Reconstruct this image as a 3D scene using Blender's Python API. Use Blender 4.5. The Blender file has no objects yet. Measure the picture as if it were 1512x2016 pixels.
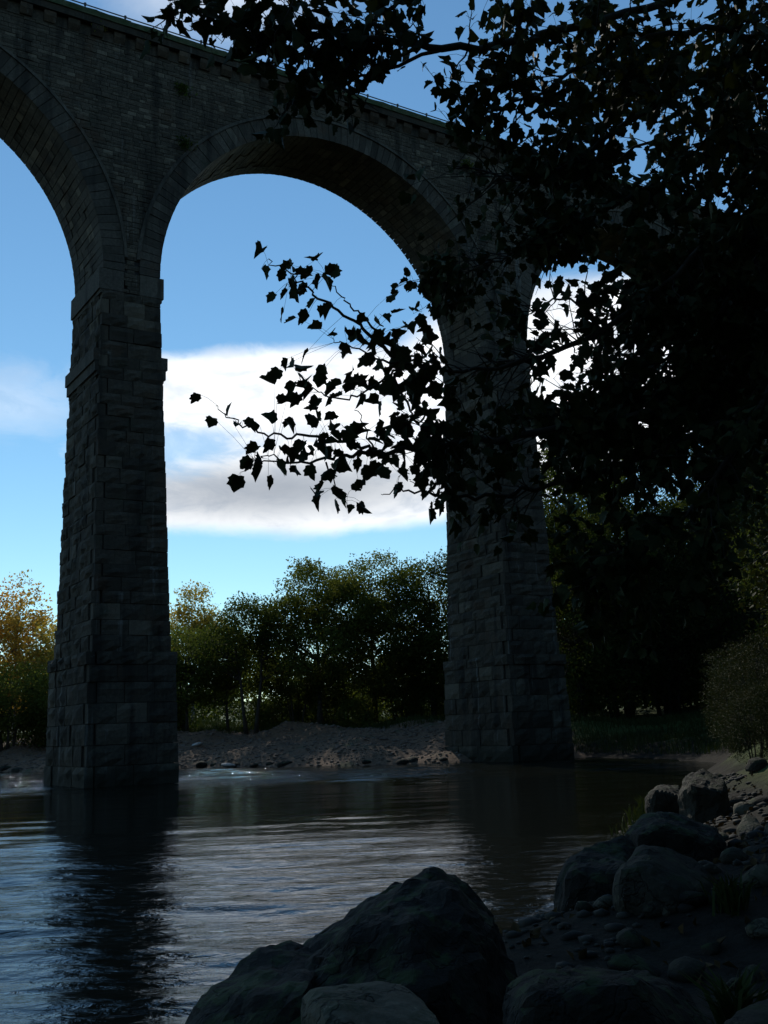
import bpy, bmesh, math, random
import numpy as np
from mathutils import Vector, Matrix, noise as mnoise
RNG = np.random.default_rng(7); random.seed(7)
C = bpy.context.scene.collection

# ------------------------------------------------------------------ camera
PITCH, ROLL, CAM_H, FPX = math.radians(11.352), -0.0366, 1.7876, 2116.5
CAM = np.array([0, 0, CAM_H])
def ray(px, py):
    c, s = math.cos(ROLL), math.sin(ROLL)
    a, b = px - 756, py - 1008
    u, v = c*a + s*b, -s*a + c*b
    d = (u/FPX, 1.0, -v/FPX)
    cp, sp = math.cos(PITCH), math.sin(PITCH)
    return np.array([d[0], d[1]*cp - d[2]*sp, d[1]*sp + d[2]*cp])
def at(px, py, D):                       # a place D metres away along the valley
    d = ray(px, py); return CAM + d*(D/d[1])
cam = bpy.data.cameras.new('camera'); camo = bpy.data.objects.new('camera', cam); C.objects.link(camo)
fw = ray(756, 1008); rt = ray(757, 1008) - fw; rt /= np.linalg.norm(rt); up = np.cross(rt, fw); up /= np.linalg.norm(up)
M = Matrix.Identity(4)
for i in range(3):
    M[i][0], M[i][1], M[i][2], M[i][3] = rt[i], up[i], -fw[i]/np.linalg.norm(fw), CAM[i]
camo.matrix_world = M
cam.sensor_fit = 'AUTO'; cam.sensor_width = 36; cam.lens = 36*FPX/2016
cam.clip_start = 0.05; cam.clip_end = 9000
bpy.context.scene.camera = camo

# ------------------------------------------------------------------ sky, sun, exposure
SUN_AZ, SUN_EL = -14.5, 35.2
sc = bpy.context.scene
sc.view_settings.view_transform = 'Standard'; sc.view_settings.look = 'None'
sc.view_settings.exposure = -0.38; sc.view_settings.gamma = 1; sc.view_settings.use_curve_mapping = False
world = bpy.data.worlds.new('World'); sc.world = world; world.use_nodes = True
nt = world.node_tree; nt.nodes.clear()
def N(tree, t, **kw):
    n = tree.nodes.new(t)
    for k, v in kw.items(): setattr(n, k, v)
    return n
class G:                                  # tiny node-maths helper
    def __init__(s, tree): s.t = tree
    def put(s, sock, v):
        if isinstance(v, bpy.types.NodeSocket): s.t.links.new(v, sock)
        else: sock.default_value = v
    def m(s, op, a, b=0.0, c=None, clamp=False):
        n = N(s.t, 'ShaderNodeMath', operation=op, use_clamp=clamp)
        s.put(n.inputs[0], a); s.put(n.inputs[1], b)
        if c is not None: s.put(n.inputs[2], c)
        return n.outputs[0]
    def mr(s, v, a, b, c=0.0, d=1.0, smooth=True):
        n = N(s.t, 'ShaderNodeMapRange', interpolation_type='SMOOTHSTEP' if smooth else 'LINEAR')
        s.put(n.inputs['Value'], v); n.inputs['From Min'].default_value = a; n.inputs['From Max'].default_value = b
        n.inputs['To Min'].default_value = c; n.inputs['To Max'].default_value = d
        return n.outputs['Result']
    def mix(s, f, a, b, blend='MIX'):
        n = N(s.t, 'ShaderNodeMix', data_type='RGBA', blend_type=blend)
        s.put(n.inputs[0], f)
        for sock, v in ((n.inputs[6], a), (n.inputs[7], b)):
            s.put(sock, v if isinstance(v, bpy.types.NodeSocket) else (*v, 1))
        return n.outputs[2]
    def noise(s, vec, scale, detail=4, rough=0.55, dist=0.0):
        n = N(s.t, 'ShaderNodeTexNoise')
        if vec is not None: s.t.links.new(vec, n.inputs['Vector'])
        n.inputs['Scale'].default_value = scale; n.inputs['Detail'].default_value = detail
        n.inputs['Roughness'].default_value = rough; n.inputs['Distortion'].default_value = dist
        return n.outputs['Fac']
    def mapping(s, vec, scale=(1, 1, 1), rot=(0, 0, 0), loc=(0, 0, 0)):
        n = N(s.t, 'ShaderNodeMapping'); s.t.links.new(vec, n.inputs['Vector'])
        n.inputs['Scale'].default_value = scale; n.inputs['Rotation'].default_value = rot; n.inputs['Location'].default_value = loc
        return n.outputs['Vector']
g = G(nt)
sky = N(nt, 'ShaderNodeTexSky', sky_type='NISHITA', sun_disc=False)
sky.sun_elevation = math.radians(SUN_EL); sky.sun_rotation = math.radians(SUN_AZ)
sky.air_density = 1.0; sky.dust_density = 0.0; sky.ozone_density = 2.0; sky.altitude = 100
tc = N(nt, 'ShaderNodeTexCoord'); dirv = tc.outputs['Generated']
sx = N(nt, 'ShaderNodeSeparateXYZ'); nt.links.new(dirv, sx.inputs[0])
el = g.m('MULTIPLY', g.m('ARCSINE', sx.outputs[2]), 57.29578)
az = g.m('MULTIPLY', g.m('ARCTAN2', sx.outputs[0], sx.outputs[1]), 57.29578)
sv = g.mapping(dirv, (1, 1, 2.2))
n1 = g.noise(sv, 5.0, 7, 0.55, 0.3); n2 = g.noise(sv, 15.0, 8, 0.66, 0.6)
wob = g.m('ADD', g.m('MULTIPLY', g.m('SUBTRACT', n1, 0.5), 1.5), g.m('MULTIPLY', g.m('SUBTRACT', n2, 0.5), 1.0))
def puff(a0, e0, wa, we, soft=0.35, wamt=1.0, tilt=0.0):
    da = g.m('SUBTRACT', az, a0)
    e_c = g.m('ADD', e0, g.m('MULTIPLY', da, tilt))
    u = g.m('DIVIDE', da, wa); v = g.m('DIVIDE', g.m('SUBTRACT', el, e_c), we)
    d = g.m('SQRT', g.m('ADD', g.m('MULTIPLY', u, u), g.m('MULTIPLY', v, v)))
    d = g.m('ADD', d, g.m('MULTIPLY', wob, wamt))
    return g.mr(d, 1.0 + soft*0.4, 1.0 - soft, 0, 1)
body = g.m('MULTIPLY', g.m('MAXIMUM', puff(-4.0, 15.3, 21, 5.1, 0.13, 0.2, 0.01), puff(12, 18.3, 13, 4.6, 0.2, 0.25)), g.mr(g.m('ADD', az, g.m('MULTIPLY', wob, 5.0)), -17.5, -13.5))
gap = g.m('MULTIPLY', puff(-12.2, 14.9, 4.6, 1.3, 0.95, 1.8), 0.7)
upper = g.m('MULTIPLY', body, g.m('SUBTRACT', 1.0, gap)); lower = upper
wisp = g.m('MULTIPLY', puff(-20.2, 17.0, 4.2, 1.7, 0.95, 2.0), 0.3)
topl = g.m('MULTIPLY', puff(-9, 40, 8, 5.2, 0.9, 0.7), 0.9)
cover = upper
others = [puff(52, 17, 20, 3), puff(-62, 15, 22, 2.6), puff(150, 18, 16, 3)]
for c_ in [lower, wisp, topl] + others: cover = g.m('MAXIMUM', cover, c_)
core = puff(-5.5, 12.7, 11.5, 2.0, 0.98, 0.22, 0.03)
c_ = g.m('MULTIPLY', core, g.mr(n1, 0.25, 0.65, 0.8, 0.95))
white = g.mix(g.mr(n2, 0.35, 0.62), (7.4, 8.0, 8.8), (10.4, 10.6, 10.8)); ccol = g.mix(c_, white, (2.9, 3.3, 3.9))
hs = N(nt, 'ShaderNodeHueSaturation'); hs.inputs['Saturation'].default_value = 1.1; nt.links.new(sky.outputs[0], hs.inputs['Color']); skyc = g.mix(1.0, hs.outputs[0], (0.88, 1.04, 1.0), 'MULTIPLY')
mixed = g.mix(cover, skyc, ccol)
bg = N(nt, 'ShaderNodeBackground'); nt.links.new(mixed, bg.inputs[0]); bg.inputs[1].default_value = 0.15
wo = N(nt, 'ShaderNodeOutputWorld'); nt.links.new(bg.outputs[0], wo.inputs[0])
sl = bpy.data.lights.new('sun', 'SUN'); sl.energy = 3.2; sl.angle = math.radians(0.55); sl.color = (1, 0.93, 0.82)
so = bpy.data.objects.new('sun', sl); C.objects.link(so)
a_, e_ = math.radians(SUN_AZ), math.radians(SUN_EL)
so.rotation_euler = Vector((-math.sin(a_)*math.cos(e_), -math.cos(a_)*math.cos(e_), -math.sin(e_))).to_track_quat('-Z', 'Y').to_euler()
so.location = (-15, 60, 60)

# ------------------------------------------------------------------ materials
def mat(name, build):
    m = bpy.data.materials.new(name); m.use_nodes = True
    t = m.node_tree; b = t.nodes['Principled BSDF']
    build(G(t), b, t); return m
def pos(t): return N(t, 'ShaderNodeNewGeometry').outputs['Position']
def objc(t): return N(t, 'ShaderNodeTexCoord').outputs['Object']
def bump(t, b, h, strength, dist):
    n = N(t, 'ShaderNodeBump'); n.inputs['Strength'].default_value = strength; n.inputs['Distance'].default_value = dist
    t.links.new(h, n.inputs['Height']); t.links.new(n.outputs[0], b.inputs['Normal'])
def stone_mat(name, c1, c2, stain, wet=True, sc_=1.0):
    def f(g, b, t):
        p = pos(t)
        oi = g.m('FRACT', g.m('ADD', N(t, 'ShaderNodeObjectInfo').outputs['Random'], N(t, 'ShaderNodeNewGeometry').outputs['Random Per Island']))
        a = g.noise(p, 1.3*sc_, 6, 0.6); d = g.noise(p, 9*sc_, 5, 0.65)
        streak = g.noise(g.mapping(p, (1.6, 1.6, 0.18)), 1.0, 4, 0.6)
        col = g.mix(g.mr(d, 0.3, 0.7), c1, c2)
        col = g.mix(g.m('MULTIPLY', g.m('POWER', oi, 1.5), 0.8), col, tuple(x*0.32 for x in c1)); col = g.mix(g.mr(oi, 0.0, 0.12, 0.5, 0.0), col, tuple(x*1.7 for x in c1))
        col = g.mix(g.mr(streak, 0.48, 0.68, 0, 0.8), col, stain)
        col = g.mix(g.mr(a, 0.55, 0.75, 0, 0.55), col, (0.045, 0.05, 0.03))
        col = g.mix(g.mr(g.noise(p, 0.55, 5, 0.65), 0.56, 0.68, 0, 0.5), col, (0.085, 0.052, 0.03))
        lime = g.noise(g.mapping(p, (2.3, 2.3, 0.10), (0, 0, 0), (7, 3, 1)), 1.0, 5, 0.62)
        col = g.mix(g.mr(lime, 0.60, 0.72, 0, 0.6), col, (0.20, 0.195, 0.17))
        lich = g.noise(p, 2.6, 6, 0.7)
        col = g.mix(g.mr(lich, 0.665, 0.71, 0, 0.7), col, (0.19, 0.20, 0.18))
        if wet:
            s = N(t, 'ShaderNodeSeparateXYZ'); t.links.new(p, s.inputs[0])
            zz = g.m('ADD', s.outputs[2], g.m('MULTIPLY', g.m('SUBTRACT', a, 0.5), 1.2))
            col = g.mix(g.mr(zz, 0.9, 0.35, 0, 0.8), col, (0.025, 0.026, 0.016))
        t.links.new(col, b.inputs['Base Color']); b.inputs['Roughness'].default_value = 0.9
        b.inputs['Specular IOR Level'].default_value = 0.25
        bump(t, b, g.m('ADD', d, g.noise(p, 34*sc_, 3, 0.6)), 0.6, 0.04)
    return mat(name, f)
M_STONE = stone_mat('weathered_sandstone', (0.105, 0.088, 0.060), (0.055, 0.048, 0.036), (0.018, 0.017, 0.013))
M_RUBBLE = stone_mat('rubble_sandstone', (0.16, 0.135, 0.094), (0.06, 0.052, 0.038), (0.028, 0.025, 0.019), False, 1.8)
M_DRESSED = stone_mat('dressed_sandstone', (0.13, 0.115, 0.087), (0.07, 0.063, 0.048), (0.024, 0.022, 0.017), False)
M_CORBEL = stone_mat('brown_sandstone', (0.11, 0.08, 0.05), (0.06, 0.046, 0.03), (0.022, 0.019, 0.014), False)
def _mort(g, b, t):
    d = g.noise(pos(t), 6, 4)
    t.links.new(g.mix(d, (0.02, 0.019, 0.017), (0.045, 0.042, 0.036)), b.inputs['Base Color']); b.inputs['Roughness'].default_value = 0.95
M_MORTAR = mat('mortar', _mort)
def _moss(g, b, t):
    p = pos(t); d = g.noise(p, 3, 6, 0.65)
    t.links.new(g.mix(g.mr(d, 0.35, 0.65), (0.035, 0.06, 0.018), (0.09, 0.10, 0.05)), b.inputs['Base Color']); b.inputs['Roughness'].default_value = 0.95
    bump(t, b, g.noise(p, 20, 4), 0.7, 0.05)
M_MOSS = mat('mossy_coping', _moss)
def _iron(g, b, t):
    t.links.new(g.mix(g.noise(pos(t), 8), (0.05, 0.05, 0.05), (0.12, 0.10, 0.085)), b.inputs['Base Color'])
    b.inputs['Metallic'].default_value = 0.6; b.inputs['Roughness'].default_value = 0.5
M_IRON = mat('railing_iron', _iron)
def rock_mat(name, c1, c2, moss=0.4):
    def f(g, b, t):
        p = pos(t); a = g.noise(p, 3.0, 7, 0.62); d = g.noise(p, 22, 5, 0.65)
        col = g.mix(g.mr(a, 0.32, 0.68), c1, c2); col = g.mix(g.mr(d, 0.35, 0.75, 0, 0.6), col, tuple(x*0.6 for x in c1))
        nrm = N(t, 'ShaderNodeNewGeometry').outputs['Normal']; s = N(t, 'ShaderNodeSeparateXYZ'); t.links.new(nrm, s.inputs[0])
        mk = g.m('MULTIPLY', g.mr(s.outputs[2], 0.35, 0.8), g.mr(g.noise(p, 5.5, 6, 0.65), 0.47, 0.6, 0, moss))
        col = g.mix(mk, col, (0.035, 0.05, 0.016))
        lich = g.noise(p, 7.0, 8, 0.75); col = g.mix(g.mr(lich, 0.6, 0.66, 0, 0.7), col, tuple(min(1, x*2.4) for x in c2))
        vor = N(t, 'ShaderNodeTexVoronoi', feature='DISTANCE_TO_EDGE'); vor.inputs['Scale'].default_value = 2.2
        wv = N(t, 'ShaderNodeVectorMath', operation='ADD'); nz = N(t, 'ShaderNodeTexNoise'); nz.inputs['Scale'].default_value = 3.0; nz.inputs['Detail'].default_value = 5
        t.links.new(p, nz.inputs['Vector']); t.links.new(p, wv.inputs[0]); t.links.new(nz.outputs['Color'], wv.inputs[1]); t.links.new(wv.outputs[0], vor.inputs['Vector'])
        crack = g.mr(vor.outputs['Distance'], 0.0, 0.035)
        t.links.new(g.mix(g.m('MULTIPLY', g.m('SUBTRACT', 1.0, crack), 0.6), col, (0.006, 0.006, 0.005)), b.inputs['Base Color']); b.inputs['Roughness'].default_value = 0.85
        b.inputs['Specular IOR Level'].default_value = 0.25
        bump(t, b, g.m('ADD', g.m('ADD', a, d), g.m('MULTIPLY', crack, 0.6)), 0.8, 0.03)
    return mat(name, f)
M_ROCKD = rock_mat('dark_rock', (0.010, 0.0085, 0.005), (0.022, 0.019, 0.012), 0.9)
M_ROCKP = rock_mat('pale_rock', (0.085, 0.075, 0.048), (0.135, 0.118, 0.078), 0.5)
M_ROCKM = rock_mat('grey_rock', (0.026, 0.023, 0.014), (0.046, 0.041, 0.026), 0.6)
M_ROCKW = rock_mat('white_rock', (0.42, 0.41, 0.38), (0.55, 0.53, 0.48), 0.0)
def _pebble(g, b, t):
    v = N(t, 'ShaderNodeTexVoronoi'); t.links.new(pos(t), v.inputs['Vector']); v.inputs['Scale'].default_value = 2.6
    s = N(t, 'ShaderNodeSeparateColor'); t.links.new(v.outputs['Color'], s.inputs[0])
    col = g.mix(s.outputs[0], (0.12, 0.085, 0.06), (0.21, 0.165, 0.125)); col = g.mix(g.m('MULTIPLY', s.outputs[1], 0.6), col, (0.08, 0.055, 0.04))
    t.links.new(col, b.inputs['Base Color']); b.inputs['Roughness'].default_value = 0.85
M_PEBBLE = mat('river_pebble', _pebble)
def _pebdark(g, b, t):
    v = N(t, 'ShaderNodeTexVoronoi'); t.links.new(pos(t), v.inputs['Vector']); v.inputs['Scale'].default_value = 9
    s = N(t, 'ShaderNodeSeparateColor'); t.links.new(v.outputs['Color'], s.inputs[0])
    col = g.mix(s.outputs[0], (0.012, 0.010, 0.006), (0.036, 0.031, 0.02))
    t.links.new(col, b.inputs['Base Color']); b.inputs['Roughness'].default_value = 0.85
M_PEBDARK = mat('bank_pebble', _pebdark)
def _gravel(g, b, t):
    p = pos(t); a = g.noise(p, 0.5, 5, 0.6); d = g.noise(p, 6, 6, 0.7)
    col = g.mix(g.mr(d, 0.3, 0.7), (0.12, 0.068, 0.036), (0.20, 0.125, 0.072))
    col = g.mix(g.mr(a, 0.56, 0.66, 0, 0.75), col, (0.05, 0.07, 0.025))
    t.links.new(col, b.inputs['Base Color']); b.inputs['Roughness'].default_value = 0.95
    bump(t, b, d, 0.9, 0.12)
M_GRAVEL = mat('shingle', _gravel)
def _ground(g, b, t):
    p = pos(t); a = g.noise(p, 0.25, 5, 0.6); d = g.noise(p, 5, 6, 0.7)
    s = N(t, 'ShaderNodeSeparateXYZ'); t.links.new(p, s.inputs[0])
    grass = g.mix(g.mr(d, 0.3, 0.7), (0.035, 0.06, 0.016), (0.085, 0.115, 0.03)); grass = g.mix(g.mr(a, 0.4, 0.65, 0, 0.5), grass, (0.10, 0.095, 0.04))
    soil = g.mix(g.mr(d, 0.3, 0.7), (0.012, 0.010, 0.007), (0.03, 0.026, 0.018))
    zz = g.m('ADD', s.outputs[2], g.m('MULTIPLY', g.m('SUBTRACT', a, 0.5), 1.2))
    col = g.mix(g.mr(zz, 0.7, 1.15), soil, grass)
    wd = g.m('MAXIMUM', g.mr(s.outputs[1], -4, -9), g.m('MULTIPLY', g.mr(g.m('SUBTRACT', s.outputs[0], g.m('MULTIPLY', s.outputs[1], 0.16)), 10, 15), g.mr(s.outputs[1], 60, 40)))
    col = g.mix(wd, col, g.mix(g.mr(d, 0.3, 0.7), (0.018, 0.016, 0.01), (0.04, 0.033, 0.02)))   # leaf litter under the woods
    t.links.new(col, b.inputs['Base Color']); b.inputs['Roughness'].default_value = 0.95; b.inputs['Specular IOR Level'].default_value = 0.15
    bump(t, b, d, 0.8, 0.08)
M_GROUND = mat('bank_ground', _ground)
def bark_mat(name, c1, c2):
    def f(g, b, t):
        p = objc(t); d = g.noise(g.mapping(p, (1, 1, 0.3)), 9, 6, 0.65)
        t.links.new(g.mix(g.mr(d, 0.3, 0.7), c1, c2), b.inputs['Base Color']); b.inputs['Roughness'].default_value = 0.9
        b.inputs['Specular IOR Level'].default_value = 0.2
        bump(t, b, d, 0.7, 0.03)
    return mat(name, f)
M_BARK = bark_mat('bark', (0.03, 0.026, 0.02), (0.075, 0.066, 0.05))
M_BIRCH = bark_mat('birch_bark', (0.10, 0.09, 0.08), (0.40, 0.38, 0.34))
M_TWIG = bark_mat('twig_bark', (0.03, 0.025, 0.018), (0.05, 0.042, 0.03))
def leaf_mat(name, cols, trans, scale=0.8, spread=(0.35, 0.65), rnd=False):
    m = bpy.data.materials.new(name); m.use_nodes = True
    t = m.node_tree; g = G(t); b = t.nodes['Principled BSDF']; out = t.nodes['Material Output']
    p = pos(t); a = g.noise(p, scale, 4, 0.6); d = g.noise(p, scale*9, 3, 0.6)
    f = g.mr(g.m('ADD', g.m('MULTIPLY', a, 0.6), g.m('MULTIPLY', d, 0.4)), *spread)
    col = g.mix(f, cols[0], cols[1])
    if len(cols) > 2: col = g.mix(g.mr(d, 0.6, 0.72, 0, 0.8), col, cols[2])
    t.links.new(col, b.inputs['Base Color']); b.inputs['Roughness'].default_value = 0.7; b.inputs['Specular IOR Level'].default_value = 0.1
    tr = N(t, 'ShaderNodeBsdfTranslucent')
    t.links.new(g.mix(1.0, col, (1.0, 1.0, 0.6), 'MULTIPLY'), tr.inputs['Color'])
    ms = N(t, 'ShaderNodeMixShader'); ms.inputs[0].default_value = trans
    t.links.new(b.outputs[0], ms.inputs[1]); t.links.new(tr.outputs[0], ms.inputs[2]); t.links.new(ms.outputs[0], out.inputs['Surface'])
    return m
M_SYC = leaf_mat('sycamore_leaf', [(0.022, 0.033, 0.010), (0.042, 0.05, 0.015), (0.07, 0.055, 0.014)], 0.08, 3.0)
M_DARKLEAF = leaf_mat('dark_green_leaf', [(0.045, 0.07, 0.017), (0.095, 0.115, 0.028)], 0.5, 0.5)
M_OLIVE = leaf_mat('olive_leaf', [(0.085, 0.115, 0.026), (0.18, 0.19, 0.045)], 0.6, 0.5)
M_GREENLEAF = leaf_mat('bright_green_leaf', [(0.07, 0.105, 0.022), (0.15, 0.17, 0.04)], 0.55, 0.5)
M_GOLD = leaf_mat('golden_leaf', [(0.38, 0.30, 0.07), (0.62, 0.33, 0.08), (0.22, 0.22, 0.05)], 0.66, 0.35)
M_GOLD2 = leaf_mat('yellowing_leaf', [(0.26, 0.27, 0.07), (0.52, 0.36, 0.10)], 0.66, 0.35)
M_HAZEL = leaf_mat('hazel_leaf', [(0.035, 0.048, 0.014), (0.05, 0.048, 0.014), (0.07, 0.052, 0.014)], 0.15, 0.9)
M_GRASS = leaf_mat('grass_blade', [(0.028, 0.045, 0.012), (0.06, 0.075, 0.02)], 0.2, 1.5)
def _water(g, b, t):
    p = pos(t)
    b.inputs['Base Color'].default_value = (0.010, 0.010, 0.006, 1)
    b.inputs['Roughness'].default_value = 0.03; b.inputs['IOR'].default_value = 1.333
    fine = g.noise(g.mapping(p, (1.1, 2.6, 1), (0, 0, 0.18)), 3.2, 5, 0.55, 0.5)
    s = N(t, 'ShaderNodeSeparateXYZ'); t.links.new(p, s.inputs[0])
    yw = g.m('ADD', s.outputs[1], g.m('MULTIPLY', g.m('SUBTRACT', g.noise(p, 0.3, 4), 0.5), 17.0))
    rough = g.m('MAXIMUM', g.mr(yw, 26, 14), g.mr(yw, 36, 43))
    n = N(t, 'ShaderNodeBump'); n.inputs['Distance'].default_value = 0.05; t.links.new(fine, n.inputs['Height'])
    t.links.new(g.m('ADD', 0.10, g.m('ADD', g.m('MULTIPLY', rough, 0.24), g.mr(yw, 36, 43, 0, 0.34))), n.inputs['Strength']); t.links.new(n.outputs[0], b.inputs['Normal'])
M_WATER = mat('peaty_water', _water)
def _foam(g, b, t):
    b.inputs['Base Color'].default_value = (0.7, 0.72, 0.72, 1); b.inputs['Roughness'].default_value = 0.6
M_FOAM = mat('foam', _foam)

# ------------------------------------------------------------------ object helpers
def tag(o, label=None, cat=None, group=None, kind=None):
    for k, v in (('label', label), ('category', cat), ('group', group), ('kind', kind)):
        if v: o[k] = v
    return o
def empty(name, loc, rz=0.0):
    o = bpy.data.objects.new(name, None); C.objects.link(o); o.location = loc; o.rotation_euler = (0, 0, rz); o.empty_display_size = 0.2
    return o
def mesh_np(name, V, F, m, smooth=False):
    V = np.asarray(V, np.float32); me = bpy.data.meshes.new(name)
    if isinstance(F, np.ndarray):
        k = F.shape[1]; nf = len(F)
        me.vertices.add(len(V)); me.vertices.foreach_set('co', V.ravel())
        me.loops.add(nf*k); me.loops.foreach_set('vertex_index', F.astype(np.int32).ravel())
        me.polygons.add(nf); me.polygons.foreach_set('loop_start', np.arange(0, nf*k, k, dtype=np.int32))
        me.update(calc_edges=True); me.validate()
    else:
        me.from_pydata(V.tolist(), [], F)
    me.materials.append(m)
    if smooth: me.polygons.foreach_set('use_smooth', np.ones(len(me.polygons), bool))
    return me
def link(name, me, parent=None, loc=(0, 0, 0), rot=None, scale=None):
    o = bpy.data.objects.new(name, me); C.objects.link(o); o.parent = parent; o.location = loc
    if rot is not None: o.rotation_euler = rot
    if scale is not None: o.scale = scale
    return o
class MB:                                 # collects shapes for one mesh
    def __init__(s): s.V = []; s.F = []; s.n = 0
    def add(s, V, F):
        s.V.extend([tuple(v) for v in V]); s.F.extend([tuple(i + s.n for i in f) for f in F]); s.n = len(s.V)
    def box(s, x0, x1, y0, y1, z0, z1):
        V = [(x, y, z) for z in (z0, z1) for y in (y0, y1) for x in (x0, x1)]
        s.add(V, [(0, 2, 3, 1), (4, 5, 7, 6), (0, 1, 5, 4), (2, 6, 7, 3), (0, 4, 6, 2), (1, 3, 7, 5)])
    def tube(s, P, r, k=6):
        P = [Vector(p) for p in P]; n = len(P)
        if not hasattr(r, '__len__'): r = [r]*n
        V = []; ref = Vector((0.31, 0.17, 0.93))
        for i, p in enumerate(P):
            t = (P[min(i+1, n-1)] - P[max(i-1, 0)])
            if t.length < 1e-6: t = Vector((0, 0, 1))
            t.normalize(); a = t.cross(ref)
            if a.length < 0.05: a = t.cross(Vector((1, 0, 0)))
            a.normalize(); b = t.cross(a)
            for j in range(k):
                w = 2*math.pi*j/k; V.append(p + (a*math.cos(w) + b*math.sin(w))*r[i])
        F = [(i*k+j, i*k+(j+1) % k, (i+1)*k+(j+1) % k, (i+1)*k+j) for i in range(n-1) for j in range(k)]
        F.append(tuple(range(k))[::-1]); F.append(tuple((n-1)*k + j for j in range(k)))
        s.add(V, F)
    def mesh(s, name, m, smooth=False): return mesh_np(name, np.array(s.V, float).reshape(-1, 3), s.F, m, smooth)

# ------------------------------------------------------------------ terrain and river
SHORE = np.array([(-9, -70), (-5, -22), (-3.2, -5), (-2.0, 2.5), (-1.3, 6.3), (-0.6, 8.0), (1.5, 9.6), (2.7, 13.5), (4.1, 19.6), (7.2, 28), (11.3, 37), (12.6, 43),
    (12.0, 49), (9.6, 55), (6.5, 55.2), (2.6, 53.6), (-1.5, 54.3), (-4.5, 55.8), (-10.4, 60.3), (-19.6, 63.6), (-24, 67), (-40, 74), (-62, 78), (-90, 70), (-110, 40), (-100, -70)], float)
def sdist(X, Y):                          # distance to the river, negative in the water
    P = np.stack([X.ravel(), Y.ravel()], 1); d = np.full(len(P), 1e9); ins = np.zeros(len(P), bool)
    for i in range(len(SHORE)):
        a = SHORE[i]; b = SHORE[(i+1) % len(SHORE)]; e = b - a
        t = np.clip(((P-a) @ e)/(e @ e), 0, 1); q = a + t[:, None]*e - P
        d = np.minimum(d, np.hypot(q[:, 0], q[:, 1]))
        c = ((a[1] > P[:, 1]) != (b[1] > P[:, 1])) & (P[:, 0] < (b[0]-a[0])*(P[:, 1]-a[1])/(b[1]-a[1]+1e-12) + a[0])
        ins ^= c
    return np.where(ins, -d, d).reshape(X.shape)
def sst(x, a, b):
    t = np.clip((x-a)/(b-a), 0, 1); return t*t*(3-2*t)
_WV = [(RNG.uniform(0, 6.28), 1.0/l, RNG.uniform(0, 6.28), 0.012*l) for l in (1.1, 1.7, 2.6, 4.1, 6.3, 9) for _ in range(3)]
def lumps(X, Y):
    z = np.zeros_like(X)
    for th, k, ph, am in _WV: z += am*np.sin((X*math.cos(th) + Y*math.sin(th))*k*6.28 + ph)
    return z
def ground_z(X, Y):
    X = np.asarray(X, float); Y = np.asarray(Y, float)
    d = sdist(X, Y)
    near = sst(Y, 40, 52)
    slope = 0.15 + 0.40*sst(Y, 5.5, 11)*(1-near) + 0.09*near
    z = np.where(d > 0, 2.35*(1 - np.exp(-np.maximum(d, 0)*slope/2.35*1.25)), np.maximum(d*0.3, -1.2))
    hr = X - (17 + 0.16*np.maximum(Y, 0)); z = z + np.where(hr > 0, 26*(1 - np.exp(-np.maximum(hr, 0)*0.5/26)), 0)
    hb = -9 - Y + 0*X; z = z + np.where((hb > 0) & (d > 0), 48*(1 - np.exp(-np.maximum(hb, 0)*0.85/48)), 0)  # unseen hillside behind the camera, raised to block sky light
    far = np.hypot(X, Y); z = z + 26*sst(far, 180, 900)
    z = z + lumps(X, Y)*(0.5 + 0.5*sst(far, 5, 30))*sst(d, 0.0, 2.5)
    return z
def gz(x, y): return float(ground_z(np.array([x]), np.array([y]))[0])
def grid_mesh(name, xs, ys, zf, m, smooth=True):
    X, Y = np.meshgrid(xs, ys); Z = zf(X, Y)
    V = np.stack([X, Y, Z], -1).reshape(-1, 3); nx, ny = len(xs), len(ys)
    i = np.arange(nx*ny).reshape(ny, nx)
    F = np.stack([i[:-1, :-1], i[:-1, 1:], i[1:, 1:], i[1:, :-1]], -1).reshape(-1, 4)
    return mesh_np(name, V, F, m, smooth)
def spaced(lo, hi, step, ext):
    core = np.arange(lo, hi+1e-6, step); e = np.array(ext, float)
    return np.concatenate([lo - e[::-1], core, hi + e])
xs = spaced(-46, 46, 0.8, [3, 8, 16, 30, 60, 120, 250, 500, 1000, 2200]); ys = spaced(-24, 96, 0.8, [3, 8, 16, 30, 60, 120, 250, 500, 1000, 2200])
xs = np.unique(np.concatenate([xs, np.arange(-6, 9, 0.25)])); ys = np.unique(np.concatenate([ys, np.arange(-4, 24, 0.25)]))
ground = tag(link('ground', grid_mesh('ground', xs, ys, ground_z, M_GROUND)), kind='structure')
def gravel_z(X, Y):
    d = sdist(X, Y); edge = np.minimum(np.minimum(sst(d, -1.0, 0.2), sst(-d, -14.5, -11.5)), np.minimum(sst(X, -52, -46), sst(-X, -12.0, -8.5)))
    r = sum(a*np.sin(X*k*1.3 + p + 2*np.sin(Y*k*0.7+p))*np.sin(Y*k*1.7 + p*2) for a, k, p in ((0.02, 2.3, 1), (0.06, 0.8, 4)))
    return ground_z(X, Y) - 0.25 + edge*(0.33 + r)
gravel = tag(link('gravel_bank', grid_mesh('gravel_bank', np.arange(-52, 12.01, 0.3), np.arange(50, 84.01, 0.3), gravel_z, M_GRAVEL)), kind='structure')
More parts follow.
